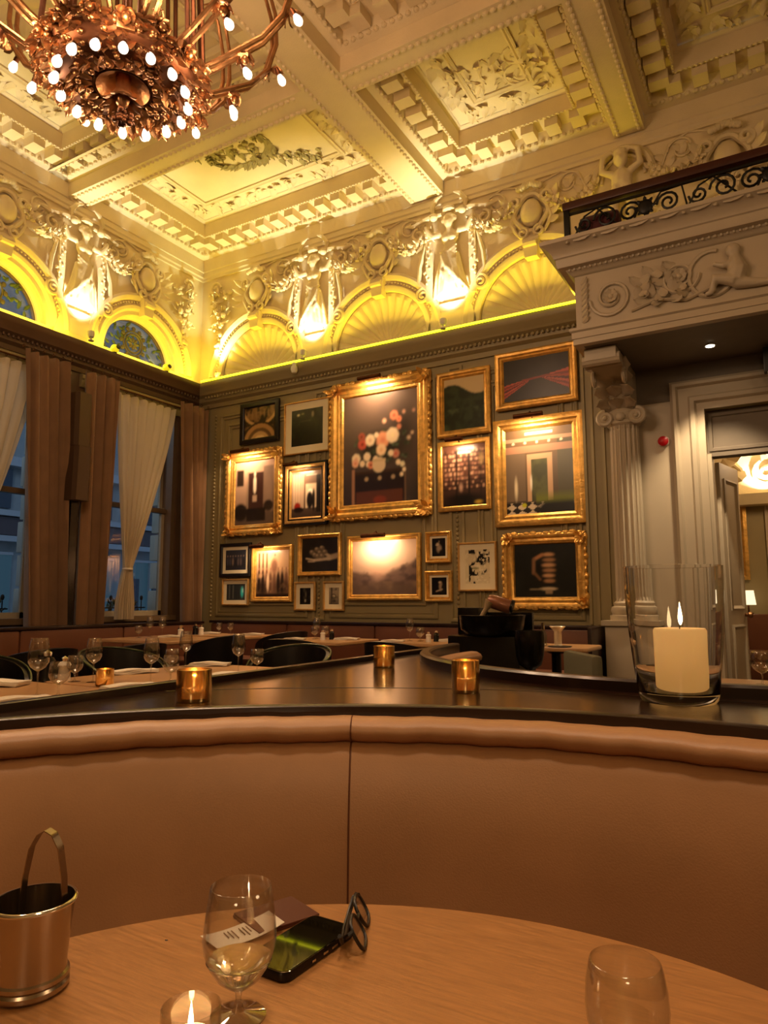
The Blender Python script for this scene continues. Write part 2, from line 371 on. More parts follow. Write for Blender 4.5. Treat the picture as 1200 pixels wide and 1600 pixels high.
# ---- back (picture) wall
m = MB().box(-8.17, -.68, YW, 8.1, 0, 4.3).box(.9, 5, YW, 8.1, 0, 4.3).box(-.68, .9, YW, 8.1, 3.17, 4.3)
wb = struct('wall_back', m, WALLPAINT)
def frieze(parts, holes, s0, s1, zb, zt, zc, R, mapf, thick):
    """plaster band with semicircular openings; s runs along the wall, mapf(s, depth, z)->xyz"""
    m = MB(); edges = sorted(holes); hw = 1.065; N = 24
    cuts = [(c-hw, c+hw) for c in edges]; pos = s0
    def quad(a, b, c, d): i = [m.P(*mapf(q[0], q[1], q[2])) for q in (a, b, c, d)]; m.f.append(i)
    for (a, b), c in zip(cuts, edges):
        if a > pos+1e-3: quad((pos, 0, zb), (a, 0, zb), (a, 0, zt), (pos, 0, zt))
        quad((max(a, s0), 0, zb), (min(b, s1), 0, zb), (min(b, s1), 0, zc), (max(a, s0), 0, zc))
        pr = None
        for i in range(N+1):
            t = PI*i/N; ca, sa = math.cos(t), math.sin(t)
            k = min((min(b, s1)-c)/ca if ca > 1e-6 else 9, (c-max(a, s0))/-ca if ca < -1e-6 else 9, (zt-zc)/sa if sa > 1e-6 else 9)
            cur = ((c+R*ca, 0, zc+R*sa), (c+k*ca, 0, zc+k*sa), (c+R*ca, thick, zc+R*sa))
            if pr: quad(pr[0], pr[1], cur[1], cur[0]); quad(pr[0], cur[0], cur[2], pr[2])
            # keep the rectangle corner filled
            if pr:
                p1, p2 = pr[1], cur[1]
                if abs(p1[0]-p2[0]) > 1e-4 and abs(p1[2]-p2[2]) > 1e-4:
                    cr = (p1[0], 0, p2[2]) if abs(p2[2]-zt) < 1e-4 else (p2[0], 0, p1[2])
                    i3 = [m.P(*mapf(*q)) for q in (p1, cr, p2)]; m.f.append(i3)
            pr = cur
        quad((c-R, 0, zc), (c+R, 0, zc), (c+R, thick, zc), (c-R, thick, zc))
        pos = b
    if pos < s1-1e-3: quad((pos, 0, zb), (s1, 0, zb), (s1, 0, zt), (pos, 0, zt))
    return m
BACKF = lambda s, d, z: (s, YW+d, z)
LEFTF = lambda s, d, z: (XW-d, s, z)
ARCH_B = [-6.70, -4.57, -2.44, -.31]; ARCH_L = [6.64, 4.51, 2.38]; ZC = 4.64
m = frieze(None, ARCH_B, XW, 5, 4.3, 6.42, ZC, .72, BACKF, .25); m.box(-8.17, 5, 8.05, 8.12, 4.3, 6.5)
fb = struct('frieze_panel', m, PLASTER, wb)
# ---- window wall
wl = MB(); ZS, ZT, HWN = .98, 4.2, .76
for a, b in ((7.40, 8.1), (5.27, 5.88), (3.14, 3.75), (-5, 1.62)): wl.box(-8.17, XW, a, b, 0, 4.3)
for c in ARCH_L: wl.box(-8.17, XW, c-HWN, c+HWN, 0, ZS).box(-8.17, XW, c-HWN, c+HWN, ZT, 4.3)
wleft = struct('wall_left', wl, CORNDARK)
m = frieze(None, ARCH_L, -5, YW, 4.3, 6.42, ZC, .64, LEFTF, .28); fleft = struct('frieze_panel', m, PLASTER, wleft)
struct('wall_right', MB().box(5, 5.2, -5, 8.1, 0, 7), WALLPAINT); struct('wall_front', MB().box(-8.2, 5.2, -5.2, -5, 0, 7), WALLPAINT)
# ---- cornices
CP = [(0, 4.16), (.035, 4.16), (.045, 4.22), (.10, 4.25), (.11, 4.31), (.17, 4.34), (.19, 4.38), (.235, 4.42), (.25, 4.46), (.25, 4.5), (0, 4.51)]
t1 = struct('trim_1', MB().rings([[(XW+p, YW-p, z) for p, z in CP], [(-1.66, YW-p, z) for p, z in CP]], True, True), WALLPAINT)
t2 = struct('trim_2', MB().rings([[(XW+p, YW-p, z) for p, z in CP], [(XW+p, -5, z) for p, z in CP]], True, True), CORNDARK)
LB = MB().ball((0, 0, 0), (.022, .018, .022), 6, 4)
tag(strew(LB, [TR(-7.6+.06*k, 7.665, 4.30) for k in range(99)]).build('bead_row', WALLPAINT, t1), kind='stuff')
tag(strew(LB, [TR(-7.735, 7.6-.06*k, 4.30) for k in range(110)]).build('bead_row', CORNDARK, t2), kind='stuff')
UP = [(0, 6.27), (.035, 6.27), (.035, 6.31), (.05, 6.33), (.05, 6.40), (.065, 6.41), (.065, 6.62), (.0, 6.63)]
struct('trim_3', MB().hframe(XW, 5, -5, YW, UP), PLASTER)
# ---- arch mouldings, shells
def arch_ring(c, prof, mapf, N=32):
    return MB().rings([[mapf(c+r*math.cos(PI*i/N), -h, ZC+r*math.sin(PI*i/N)) for r, h in prof] for i in range(N+1)], True, True)
AP = [(.70, -.02), (.70, .03), (.735, .05), (.77, .05), (.79, .02), (.83, .02), (.845, .045), (.865, .06), (.90, .075), (.935, .06), (.95, .03), (.955, -.01)]
APW = [(.60, -.16), (.60, -.12), (.63, -.10), (.65, -.02), (.69, .0), (.72, .04), (.76, .05), (.78, .02), (.83, .02), (.845, .045), (.865, .06), (.90, .075), (.935, .06), (.95, .03), (.955, -.01)]
NF = 15
def flute_mesh():
    m = MB(); dt = PI/NF; R = []
    for r in (.10, .30, .50, .64, .70):
        dep = .20*(1-(r/.72)**2)+(.02 if r > .66 else 0)
        row = [(r*math.sin(a), dep-(.045*r/.7)*math.cos(a/dt*PI) if r < .68 else dep, r*math.cos(a)) for a in (-dt/2, -dt/4, 0, dt/4, dt/2)]
        R.append(row+[(r*math.sin(dt/2), dep+.03, r*math.cos(dt/2)), (-r*math.sin(dt/2), dep+.03, r*math.cos(dt/2))])
    return m.rings(R, True, True).build('flute', PLASTER, None, 35, False).data
FL = flute_mesh()
for c in ARCH_B:
    sh = struct('shell_arch', arch_ring(c, AP, BACKF), PLASTER, wb)
    sb = MB().lathe([(.02, 0), (.10, .02), (.12, .07)], 12, (0, 0, 0), True, PI, 2*PI)
    for k in range(NF): inst(FL, 'flute', TR(c, YW, ZC)@Matrix.Rotation(-PI/2+PI*(k+.5)/NF, 4, 'Y'), sh)
    MB().prism([(c+.71*math.cos(PI*i/24), ZC+.71*math.sin(PI*i/24)) for i in range(25)], YW+.20, YW+.26).build('shell_back', PLASTER, sh)
    tag(strew(LB, [TR(c+.81*math.cos(PI*i/52), YW-.03, ZC+.81*math.sin(PI*i/52), s=.9) for i in range(53)]).build('bead_row', PLASTER, sh), kind='stuff')
for c in ARCH_L:
    sh = struct('lunette_arch', arch_ring(c, APW, LEFTF), PLASTER, wleft)
    tag(strew(LB, [TR(XW+.03, c+.81*math.cos(PI*i/52), ZC+.81*math.sin(PI*i/52), s=.9) for i in range(53)]).build('bead_row', PLASTER, sh), kind='stuff')
# ---- plaster figures, cartouches, garlands of the frieze
def make_figure():
    m = MB()
    m.ball((0, -.15, 1.05), (.07, .075, .09), 10, 8); m.ball((0, -.14, 1.12), (.085, .085, .05), 8, 6)
    m.ball((-.07, -.14, 1.08), .045, 7, 5); m.ball((.07, -.14, 1.08), .045, 7, 5)
    m.ball((0, -.225, 1.045), (.014, .02, .022), 6, 4); m.ball((0, -.215, 1.005), (.024, .014, .01), 6, 4)
    m.ball((-.026, -.21, 1.07), (.02, .016, .008), 6, 4); m.ball((.026, -.21, 1.07), (.02, .016, .008), 6, 4)
    m.tube([(0, -.13, .90), (0, -.14, 1.0)], [.05, .045], 8)
    m.ball((0, -.11, .85), (.125, .08, .11), 10, 7); m.ball((-.055, -.175, .83), .045, 8, 6); m.ball((.055, -.175, .83), .045, 8, 6)
    m.ball((0, -.11, .70), (.095, .08, .13), 10, 7); m.ball((.0, -.12, .56), (.13, .1, .13), 10, 7)
    for s in (-1, 1):
        m.tube([(s*.12, -.12, .92), (s*.24, -.15, .90), (s*.31, -.17, 1.0)], [.05, .042, .034], 8)
        m.tube([(s*.31, -.17, 1.0), (s*.33, -.18, 1.06)], [.036, .02], 7)
    m.tube([(-.05, -.14, .52), (-.07, -.18, .28), (-.05, -.15, .02)], [.085, .075, .05], 8)
    m.tube([(.05, -.12, .52), (.10, -.13, .28), (.14, -.12, .02)], [.085, .07, .045], 8)
    rr = random.Random(5)
    for k in range(13):
        t = k/12; x0 = -.11+.22*t; x1 = -.24+.46*t
        y0 = -.12-.08*math.sin(PI*t); y1 = -.10-.14*math.sin(PI*t)+rr.uniform(-.02, .02)
        m.tube([(x0, y0, .62), ((x0+x1)/2+rr.uniform(-.02, .02), (y0+y1)/2-.02, .34), (x1, y1, .06+.10*t*(1-t)*rr.uniform(.5, 2))], [.02, .03, .036], 6)
    for k in range(4): m.tube([(-.11, -.17, .72-.05*k), (.0, -.21, .64-.06*k), (.13, -.16, .66-.07*k)], .018, 5)
    m.tube([(.10, -.2, .62), (.02, -.25, .42), (-.14, -.22, .22), (-.24, -.14, .10)], [.02, .03, .035, .02], 6)
    m.tube([(.10, -.19, .60), (.10, -.23, .40), (.0, -.24, .16)], [.02, .026, .03], 6)
    return remesh(m, 'plaster_figure', PLASTER, .014, None, 1)
fig0 = make_figure(); FIG = fig0.data; bpy.data.objects.remove(fig0)
def figure_setting():
    m = MB()
    for s in (-1, 1):
        m.box(s*.30-.045, s*.30+.045, -.07, .0, .05, .95); m.box(s*.30-.06, s*.30+.06, -.085, 0, .88, .95)
        m.tube(spiral((s*.40, -.05, .16), .10, .02, 1.6, PI/2, 22, -s), .026, 6)
        m.tube([(s*.36, -.04, .85), (s*.44, -.05, .55), (s*.46, -.05, .34), (s*.40, -.05, .25)], [.02, .03, .03, .024], 6)
        m.tube([(s*.10, -.10, 1.17), (s*.30, -.09, 1.17), (s*.52, -.07, 1.13), (s*.66, -.04, 1.17)], [.02, .035, .03, .01], 6)
        m.tube([(s*.22, -.08, 1.18), (s*.24, -.10, 1.28), (s*.17, -.12, 1.38), (s*.08, -.12, 1.42)], [.02, .035, .03, .01], 6)
        m.tube(spiral((s*.46, -.06, 1.0), .09, .03, 1.1, PI/2, 16, -s), .022, 6)
        m.ball((s*.2, -.13, 1.14), (.06, .05, .05), 8, 5)
        m.leaf((s*.42, -.05, .9), (s*.2, -.2, -1), (0, -1, 0), .2, .05, .2)
    m.ball((0, -.1, 1.22), (.09, .06, .05), 8, 5)
    return m.build('figure_niche_scrolls', PLASTER, None, 40, False).data
FSET = figure_setting()
PED = MB().prism([(-.36, 0), (.36, 0), (.27, .30), (.30, .33), (.30, .38), (-.30, .38), (-.30, .33), (-.27, .30)], -.05, .02).box(-.2, .2, -.06, -.04, .05, .26).build('figure_pedestal', PLASTER, None, 30, False).data
def cartouche():
    m = MB(); m.ball((0, -.05, 0), (.135, .10, .175), 14, 8)
    m.tube([(.19*math.cos(a)*(1+.12*math.cos(4*a)), -.06, .235*math.sin(a)) for a in [2*PI*i/36 for i in range(36)]], .032, 6, True, True)
    for s in (-1, 1):
        m.tube(spiral((s*.19, -.09, .15), .085, .02, 1.4, -PI/2, 18, s), .026, 6)
        m.tube(spiral((s*.10, -.09, -.26), .07, .02, 1.3, PI/2, 16, s), .022, 6)
        m.tube([(s*.2, -.07, .05), (s*.25, -.06, -.1), (s*.16, -.06, -.28)], [.02, .03, .015], 6)
        for k in range(4): m.leaf((s*.2, -.05, .1-.07*k), (s, -.3, .7-.45*k), (0, -1, 0), .24, .05, .35, 4, .3)
    for k in range(9): m.ball((-.13+.0325*k, -.08-.03*random.random(), .29+.05*math.sin(k*PI/8)+.02*random.random()), .04, 7, 5)
    for k in range(5): m.ball((-.06+.03*k, -.1, .36), .03, 6, 4)
    m.prism([(-.10, -.34), (.10, -.34), (.075, -.58), (-.075, -.58)], -.12, .0)
    m.tube([(-.08, -.13, -.42), (.08, -.13, -.42)], .04, 8)
    return m.build('cartouche', PLASTER, None, 40, False).data
CART = cartouche()
def garland():                              # from a hand at (0,0) to (1.0, ...) : flowers and leaves on a sagging cord
    m = MB(); r = random.Random(11)
    for k in range(46):
        t = k/45; x = .30+.52*t; z = .98-.34*t*(1.25-t)*1.6+.10*t
        for q in range(2):
            p = (x+r.uniform(-.03, .03), -.05-r.random()*.06, z+r.uniform(-.06, .06))
            if r.random() < .6: m.ball(p, r.uniform(.02, .04), 6, 4)
            else: m.leaf(p, (r.uniform(-1, 1), -.6, r.uniform(-1, .6)), (0, -1, 0), .10, .03, .3, 3)
    for k in range(12): m.ball((.32+r.uniform(-.05, .05), -.06, .85-.05*k), .025, 6, 4)
    return m.build('garland', PLASTER, None, 40, False).data
GAR = garland()
def foliage():
    m = MB(); r = random.Random(4)
    for s in (1,):
        m.tube(spiral((.62, -.015, 1.16), .15, .02, 1.5, PI, 24, -1), .016, 5)
        m.tube(spiral((.86, -.015, 1.05), .11, .02, 1.5, 0, 20, 1), .015, 5)
        m.tube([(.40, -.01, 1.0), (.5, -.02, 1.25), (.7, -.02, 1.33), (.95, -.01, 1.27)], .014, 5)
        for k in range(16): m.leaf((.42+r.random()*.6, -.01, .85+r.random()*.42), (r.uniform(-1, 1), -.15, r.uniform(-1, 1)), (0, -1, 0), .13, .04, .25, 4, .3)
    return m.build('foliage_scroll', PLASTER, None, 40, False).data
FOL = foliage()
MIR = Matrix.Diagonal((-1, 1, 1, 1))
def onwall(wall, s, z): return TR(s, YW, z) if wall is wb else TR(XW, s, z, PI/2)
for wall, figs, arcs in ((wb, (-5.635, -3.505), ARCH_B), (wleft, (5.575, 3.445), ARCH_L)):
    for s in figs:
        inst(PED, 'figure_pedestal', onwall(wall, s, 4.58), wall)
        inst(FIG, 'plaster_figure', onwall(wall, s, 4.97) @ Matrix.Diagonal((-1 if s == -3.505 else 1, .62, 1, 1)), wall)
        inst(FSET, 'figure_niche_scrolls', onwall(wall, s, 4.97), wall)
    for s in figs + ((-1.37,) if wall is wb else ()):
        for M in (Matrix(), MIR):
            inst(GAR, 'garland', onwall(wall, s, 4.97) @ M, wall); inst(FOL, 'foliage_scroll', onwall(wall, s, 4.95) @ M, wall)
    for s in arcs: inst(CART, 'cartouche', onwall(wall, s, 5.84), wall)
# corner pendants, child bust in its little arch
for wall, s, M in ((wb, -7.45, Matrix()), (wleft, 7.38, MIR)):
    m = MB(); r = random.Random(2)
    for k in range(60):
        t = r.random()**1.3; m.ball((r.uniform(-.22, .22)*(1-t), -.04-.06*r.random(), .55-1.0*t), r.uniform(.02, .045), 6, 4)
    for k in range(14): m.leaf((r.uniform(-.2, .2), -.04, .5-.5*r.random()), (r.uniform(-1, 1), -.4, r.uniform(-1, .3)), (0, -1, 0), .15, .045, .3)
    m.tube(spiral((-.1, -.05, .62), .12, .02, 1.4, 0, 18), .02, 6)
    o = m.build('corner_festoon', PLASTER, wall, 40); o.matrix_local = onwall(wall, s, 5.45) @ M
m = MB(); m.ball((0, -.13, .30), (.085, .085, .10), 10, 8); m.ball((0, -.10, .06), (.12, .09, .15), 10, 7); m.ball((0, -.22, .29), .018, 6, 4); m.ball((0, -.12, .38), (.09, .09, .05), 8, 5)
for s in (-1, 1): m.tube([(s*.10, -.11, .15), (s*.21, -.13, .2), (s*.19, -.14, .36), (s*.09, -.13, .42)], [.045, .04, .035, .025], 8); m.tube([(s*.05, -.11, -.02), (s*.1, -.13, -.25), (s*.06, -.11, -.45)], [.07, .06, .04], 8)
o = remesh(m, 'child_figure', PLASTER, .014, wb, 1); o.matrix_local = TR(-1.37, YW, 5.83)
m = MB().tube([(.32*math.cos(PI*i/20), -.03, .12+.36*math.sin(PI*i/20)) for i in range(21)], .045, 6).tube([(.24*math.cos(PI*i/20), -.02, .12+.28*math.sin(PI*i/20)) for i in range(21)], .02, 6)
o = m.build('niche_arch', PLASTER, wb); o.matrix_local = TR(-1.37, YW, 5.83)
# ---- mouldings on the picture wall
PM = [(0, .0), (0, .02), (.015, .03), (.03, .03), (.04, .012), (.055, .012), (.065, .022), (.075, .022), (.08, 0)]
for n, (a, b) in enumerate(((-7.40, -5.72), (-5.36, -3.76), (-3.22, -1.98))):
    p = struct('panel_moulding', MB().frame(a, b, .99, 4.02, PM, YW), WALLPAINT, wb)
    struct('panel_moulding', MB().frame(a+.16, b-.16, 1.15, 3.86, PM, YW), WALLPAINT, wb)
for x in (-5.54, -3.49):
    p = struct('panel_strip', MB().frame(x-.10, x+.10, .96, 4.12, [(0, 0), (0, .025), (.03, .025), (.04, .01)], YW), WALLPAINT, wb)
    tag(strew(LB, [TR(x, YW-.01, 1.02+.055*k) for k in range(56)]).build('bead_row', WALLPAINT, p), kind='stuff')
# wide corner strip and the flat pilaster at the right end
tag(strew(LB, [TR(-7.50, YW-.008, 1.0+.055*k) for k in range(56)]).build('bead_row', WALLPAINT, wb), kind='stuff')
m = MB().box(-1.93, -1.62, YW-.05, YW, 0, 4.2)
for x in (-1.905, -1.82, -1.70): m.box(x-.015, x+.015, YW-.075, YW-.05, .95, 4.1)
struct('pilaster_strip', m, WALLPAINT, wb)
struct('baseboard_back', MB().box(-7.87, -.98, YW-.03, YW, 0, .2), DOORPAINT)
# ---- engaged fluted column with its scrolled console
col = thing('fluted_column', 'pale fluted column with scrolled capital right of the picture wall under the balcony', 'column', (-1.47, 7.70, 0))
m = MB().bbox(-.24, .24, -.22, .10, 0, .95, .01).box(-.26, .26, -.24, .10, 0, .18).box(-.27, .27, -.25, .10, .95, 1.0)
m.build('pedestal', DOORPAINT, col)
m = MB().lathe([(.225, 1.0), (.225, 1.05), (.20, 1.06), (.215, 1.10), (.205, 1.14), (.18, 1.15), (.185, 1.18), (.165, 1.20)], 28)
m.build('base', DOORPAINT, col)
NFL = 18; R = []
for z in (1.20, 1.24, 1.9, 2.6, 3.02, 3.06):
    taper = 1-.06*(z-1.2)/1.86; row = []
    for k in range(NFL):
        for q, dr in ((0, 0), (.16, 0), (.3, .016), (.58, .024), (.86, .016)):
            a = 2*PI*(k+q)/NFL; rr = (.160-(dr if 1.22 < z < 3.04 else 0))*taper; row.append((rr*math.cos(a), rr*math.sin(a), z))
    R.append(row)
MB().rings(R, True, True).build('shaft', DOORPAINT, col, 25)
m = MB().lathe([(.155, 3.06), (.175, 3.08), (.175, 3.10), (.16, 3.12), (.18, 3.20), (.16, 3.24)], 24)
for s in (-1, 1):
    m.tube(spiral((s*.16, -.15, 3.14), .085, .015, 1.8, PI/2, 26, -s), .028, 7); m.ball((s*.16, -.17, 3.14), .03, 8, 5)
m.ball((0, -.18, 3.14), (.05, .03, .05), 8, 5)
m.build('volute_capital', DOORPAINT, col, 40)
# console rising and leaning out to carry the balcony front
sd = [(-.02, 3.2), (-.14, 3.22), (-.24, 3.30), (-.30, 3.42), (-.40, 3.50), (-.60, 3.54), (-.92, 3.55), (-.92, 3.665), (.08, 3.665), (.08, 3.2)]
m = MB().prism([(y, z) for y, z in sd], -.17, .13, 'x')
m.tube([(-.20, -.86, 3.56), (.16, -.86, 3.56)], .055, 10).tube([(-.20, -.78, 3.53), (.16, -.78, 3.53)], .03, 8)
m.build('console', DOORPAINT, col, 35)
m = MB()
for k, (y, z, a) in enumerate(((-.16, 3.24, 1.0), (-.26, 3.34, .9), (-.34, 3.46, .7), (-.5, 3.53, .4))):
    for s in (-1, 0, 1): m.leaf((s*.09-.02, y-.01, z), (s*.5, -a*.7, .7), (0, -1, -.4), .20, .07, .5, 5, .3)
for s in (-1, 1): m.tube([(s*.15-.02, .3*0+y, z) for y, z in [(-.55+.09*math.cos(a)*(1-a/16), 3.46+.09*math.sin(a)*(1-a/16)) for a in [i*.5 for i in range(24)]]], .018, 5)
m.build('acanthus_leaf', DOORPAINT, col, 40)
# ---- balcony
BX = -1.67; BY = 6.64
balc = thing('balcony', 'carved plaster balcony with deep cornice over the doorway at right', 'balcony', (BX, BY, 3.67)); balc['kind'] = 'structure'
def bal_sweep(prof):   # front + left return, mitred, local to the balcony
    R = [[(-p, 1.16, z) for p, z in prof], [(-p, -p, z) for p, z in prof], [(4.4, -p, z) for p, z in prof]]
    return MB().rings(R, True, True)
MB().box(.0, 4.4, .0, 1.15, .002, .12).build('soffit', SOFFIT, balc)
bal_sweep([(-.05, 0), (.03, 0), (.03, .055), (.04, .06), (.04, .12), (.06, .135), (.06, .16), (.0, .165), (-.05, .165)]).build('fascia', DOORPAINT, balc)
bal_sweep([(-.05, .16), (0, .16), (0, .71), (-.05, .71)]).build('frieze', DOORPAINT, balc)
bal_sweep([(-.05, .70), (0, .70), (.03, .715), (.05, .74), (.06, .745), (.07, .76), (.10, .765), (.13, .768), (.14, .79), (.145, .85), (.16, .86), (.17, .895), (.21, .945), (.255, .97), (.265, .975), (.27, 1.01), (-.05, 1.03)]).build('cornice', DOORPAINT, balc)
tag(strew(LB, [TR(.05*k-.03, -.072, .752, s=.7) for k in range(66)]).build('bead_row', DOORPAINT, balc), kind='stuff')
m = MB()
for k in range(12): m.leaf((.06+.26*k, -.245, .962), (1, 0, 0), (0, -1, .3), .17, .022, .1, 3); m.ball((.0+.26*k, -.243, .955), (.02, .014, .016), 6, 4)
m.build('cornice_ornament', DOORPAINT, balc, 40)
m = MB(); r = random.Random(9)   # rinceau: two scrolls, leaves, a crouching child, bird
for cx, cz, h, r0 in ((.34, .42, 1, .20), (.95, .47, -1, .17)):
    m.tube(spiral((cx, -.012, cz), r0, .05, 1.6, PI if h > 0 else 0, 30, h), .017, 6)
    for k in range(7): m.leaf((cx, -.015, cz), (math.cos(k*.9), -.15, math.sin(k*.9)), (0, -1, 0), .085, .03, .4, 4, .3)
    m.ball((cx, -.02, cz), (.03, .03, .03), 8, 5)
for k in range(26):
    x = .58+.5*r.random(); m.leaf((x, -.008, .30+.28*r.random()), (r.uniform(-1, 1), -.12, r.uniform(-1, 1)), (0, -1, 0), .15, .04, .35, 4, .3)
for k in range(8): m.leaf((.06, -.008, .22+.055*k), (.6, -.1, .5), (0, -1, 0), .10, .03, .3, 4)
m.tube([(.52, -.01, .24), (.75, -.02, .30), (1.0, -.02, .24), (1.25, -.02, .32)], .016, 5)
m.tube([(1.22+.19*math.cos(a), -.01, .44+.21*math.sin(a)) for a in [1.3+4.2*i/24 for i in range(25)]], .02, 6)
m.build('frieze_scrolls', DOORPAINT, balc, 40)
m = MB(); q = -.03     # crouching child seen from the side
m.ball((1.40, q, .60), (.065, .05, .07), 10, 7); m.ball((1.355, q-.02, .59), .016, 6, 4); m.tube([(1.41, q, .54), (1.43, q, .42), (1.40, q, .32)], [.05, .085, .08], 9)
m.tube([(1.40, q-.02, .32), (1.24, q-.03, .36), (1.22, q-.02, .25)], [.065, .05, .035], 8); m.tube([(1.22, q-.02, .25), (1.16, q-.02, .235)], [.03, .02], 6)
m.tube([(1.42, q-.02, .50), (1.32, q-.04, .46), (1.24, q-.03, .50)], [.035, .03, .022], 7); m.tube([(1.40, q, .30), (1.55, q, .27), (1.68, q, .25)], [.06, .045, .03], 8)
remesh(m, 'carved_child', DOORPAINT, .012, balc, 1)
for k in range(2):
    m = MB().lathe([(.0, -.004), (.035, -.004), (.04, -.012), (.055, -.012), (.06, 0)], 16)
    MB().lathe([(.0, -.002), (.055, -.004), (.065, .004)], 16, (1.12+1.9*k, .65, .0)).build('downlight_rim', SOFFIT, balc)
    MB().lathe([(.0, -.008), (.04, -.008), (.042, .0)], 14, (1.12+1.9*k, .65, .0)).build('downlight', emis('downlight_glow', '#fff0d0', 9), balc)
lamp('alcove_downlight', 'SPOT', (BX+1.12, BY+.65, 3.64), 215, (1, .76, .48), target=(BX+1.12, BY+.85, 0), spot_size=1.5, spot_blend=.5, shadow_soft_size=.06)
struct('wall_panel', MB().box(-1.62, -.98, 7.785, 7.80, 0, 3.3), DOORPAINT, wb)
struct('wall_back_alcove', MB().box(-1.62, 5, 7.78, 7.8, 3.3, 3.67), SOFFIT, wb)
# wrought iron railing on the balcony
rail = thing('balcony_railing', 'black wrought-iron scroll railing with mahogany handrail above the balcony', 'railing', (-1.68, 6.50, 4.70))
MB().bbox(-.04, 4.3, -.05, .05, .29, .37, .012).build('handrail', RAILWOOD, rail)
MB().box(0, 4.3, -.012, .012, .0, .02).box(0, 4.3, -.012, .012, .25, .27).build('iron_bar', IRON, rail)
MB().bbox(-.035, .02, -.03, .03, -.02, .30, .006).build('end_post', IRON, rail)
for k in range(4):
    m = MB(); x = .06+1.02*k; B = .012
    m.tube(spiral((x+.09, 0, .12), .08, .015, 1.5, PI, 18, 1), B, 5); m.tube(spiral((x+.30, 0, .135), .115, .02, 1.7, PI, 22, -1), B, 5); m.tube(spiral((x+.52, 0, .125), .10, .02, 1.7, 0, 22, 1), B, 5)
    m.tube([(x, 0, .02), (x+.1, 0, .2), (x+.22, 0, .25), (x+.42, 0, .02), (x+.55, 0, .03), (x+.63, 0, .20)], B*.8, 5)
    m.tube(spiral((x+.86, 0, .125), .10, .02, 1.7, PI, 22, -1), B, 5); m.tube([(x+.66, 0, .03), (x+.8, 0, .24), (x+.98, 0, .25), (x+1.02, 0, .02)], B*.8, 5)
    m.build('scrollwork', IRON, rail)
    m = MB().ball((x+.66, -.005, .13), (.07, .02, .075), 12, 6)
    for j in range(8): m.leaf((x+.66+.05*math.cos(j*PI/4), -.01, .13+.055*math.sin(j*PI/4)), (math.cos(j*PI/4), -.1, math.sin(j*PI/4)), (0, -1, 0), .05, .018, .1, 3)
    m.build('rosette', IRON, rail)
m = MB().bbox(-.20, .20, -.08, .08, 0, .24, .07)
tag(m.build('balcony_cushion', mat('dark_red_velvet', '#4a1013', .8, sheen=.3), None, 60), 'dark red cushion lying behind the balcony railing at its left end', 'cushion').location = (-1.40, 6.62, 4.70)
# ---- doorway to the next room
DP = [(0, 0), (0, .06), (.03, .09), (.06, .09), (.08, .05), (.17, .05), (.19, .07), (.23, .07), (.25, .03), (.32, .03), (.32, 0)]
d1 = struct('door_1', MB().rings([[(-1.0+d, YW-h, 0) for d, h in DP], [(-1.0+d, YW-h, 3.49-d) for d, h in DP], [(1.22-d, YW-h, 3.49-d) for d, h in DP], [(1.22-d, YW-h, 0) for d, h in DP]], True, True), DOORPAINT)
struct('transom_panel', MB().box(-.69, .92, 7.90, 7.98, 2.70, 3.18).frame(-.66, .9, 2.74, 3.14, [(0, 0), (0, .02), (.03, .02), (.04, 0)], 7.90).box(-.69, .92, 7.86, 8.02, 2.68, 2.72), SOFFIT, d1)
struct('jamb', MB().box(-.72, -.64, 7.81, 8.10, 0, 2.70), DOORPAINT, d1); struct('jamb', MB().box(.86, .92, 7.81, 8.10, 0, 2.70), DOORPAINT, d1)
dl = thing('open_door_leaf', 'white panelled door leaf standing open inside the doorway at right', 'door', (-.62, 8.12, 0), math.radians(77))
MB().bbox(0, .62, -.022, .022, .02, 2.66, .006).build('leaf', DOORPAINT, dl)
for z0, z1 in ((.2, .95), (1.1, 2.5)): MB().frame(.10, .52, z0, z1, [(0, .0), (0, .012), (.02, .02), (.04, .006), (.05, 0)], -.022).build('door_panel', DOORPAINT, dl)
MB().lathe([(.0, 0), (.02, .0), (.02, .03), (.035, .045), (.03, .07), (.0, .08)], 14).build('door_knob', BRONZE, dl).matrix_local = TR(.56, -.022, 1.05, 0, PI/2)
# the room beyond
struct('wall_far_room', MB().box(-3, 5, 12.6, 12.8, 0, 5), WALLPAINT); struct('wall_far_room_left', MB().box(-1.6, -1.5, 8.15, 12.6, 0, 5), DOORPAINT)
struct('wall_far_room_right', MB().box(3.5, 3.6, 8.12, 12.8, 0, 5), DOORPAINT); struct('ceiling_far_room', MB().box(-3, 5, 8.12, 12.8, 5, 5.1), PLASTER)
m = MB().box(-1.4, 3, 12.45, 12.6, 2.85, 4.6); r = random.Random(6)
for k in range(30): m.leaf((-.9+2*r.random(), 12.44, 3.0+1.3*r.random()), (r.uniform(-1, 1), -.3, r.uniform(-1, 1)), (0, -1, 0), .4, .12, .4, 4, .3)
for k in range(8): m.tube(spiral((-.8+.28*k, 12.43, 3.2+.5*(k % 2)), .22, .04, 1.5, k, 20), .03, 5)
struct('far_room_frieze', m, PLASTER, bpy.data.objects['wall_far_room'])
struct('trim_5', MB().extr([(12.3, 2.70), (12.6, 2.70), (12.6, 2.86), (12.2, 2.86)], -1.4, 3), PLASTER)
lamp('far_room_uplight', 'SPOT', (-.3, 12.25, 2.9), 90, WHT, target=(-.3, 12.6, 4.0), spot_size=2.2, spot_blend=.8)
lamp('far_room_light', 'POINT', (.6, 10.2, 3.6), 110, WARM, shadow_soft_size=.4)
fp = thing('framed_picture', 'slim gold-framed picture hanging in the room beyond the doorway', 'picture', (-.80, 12.59, 2.15))
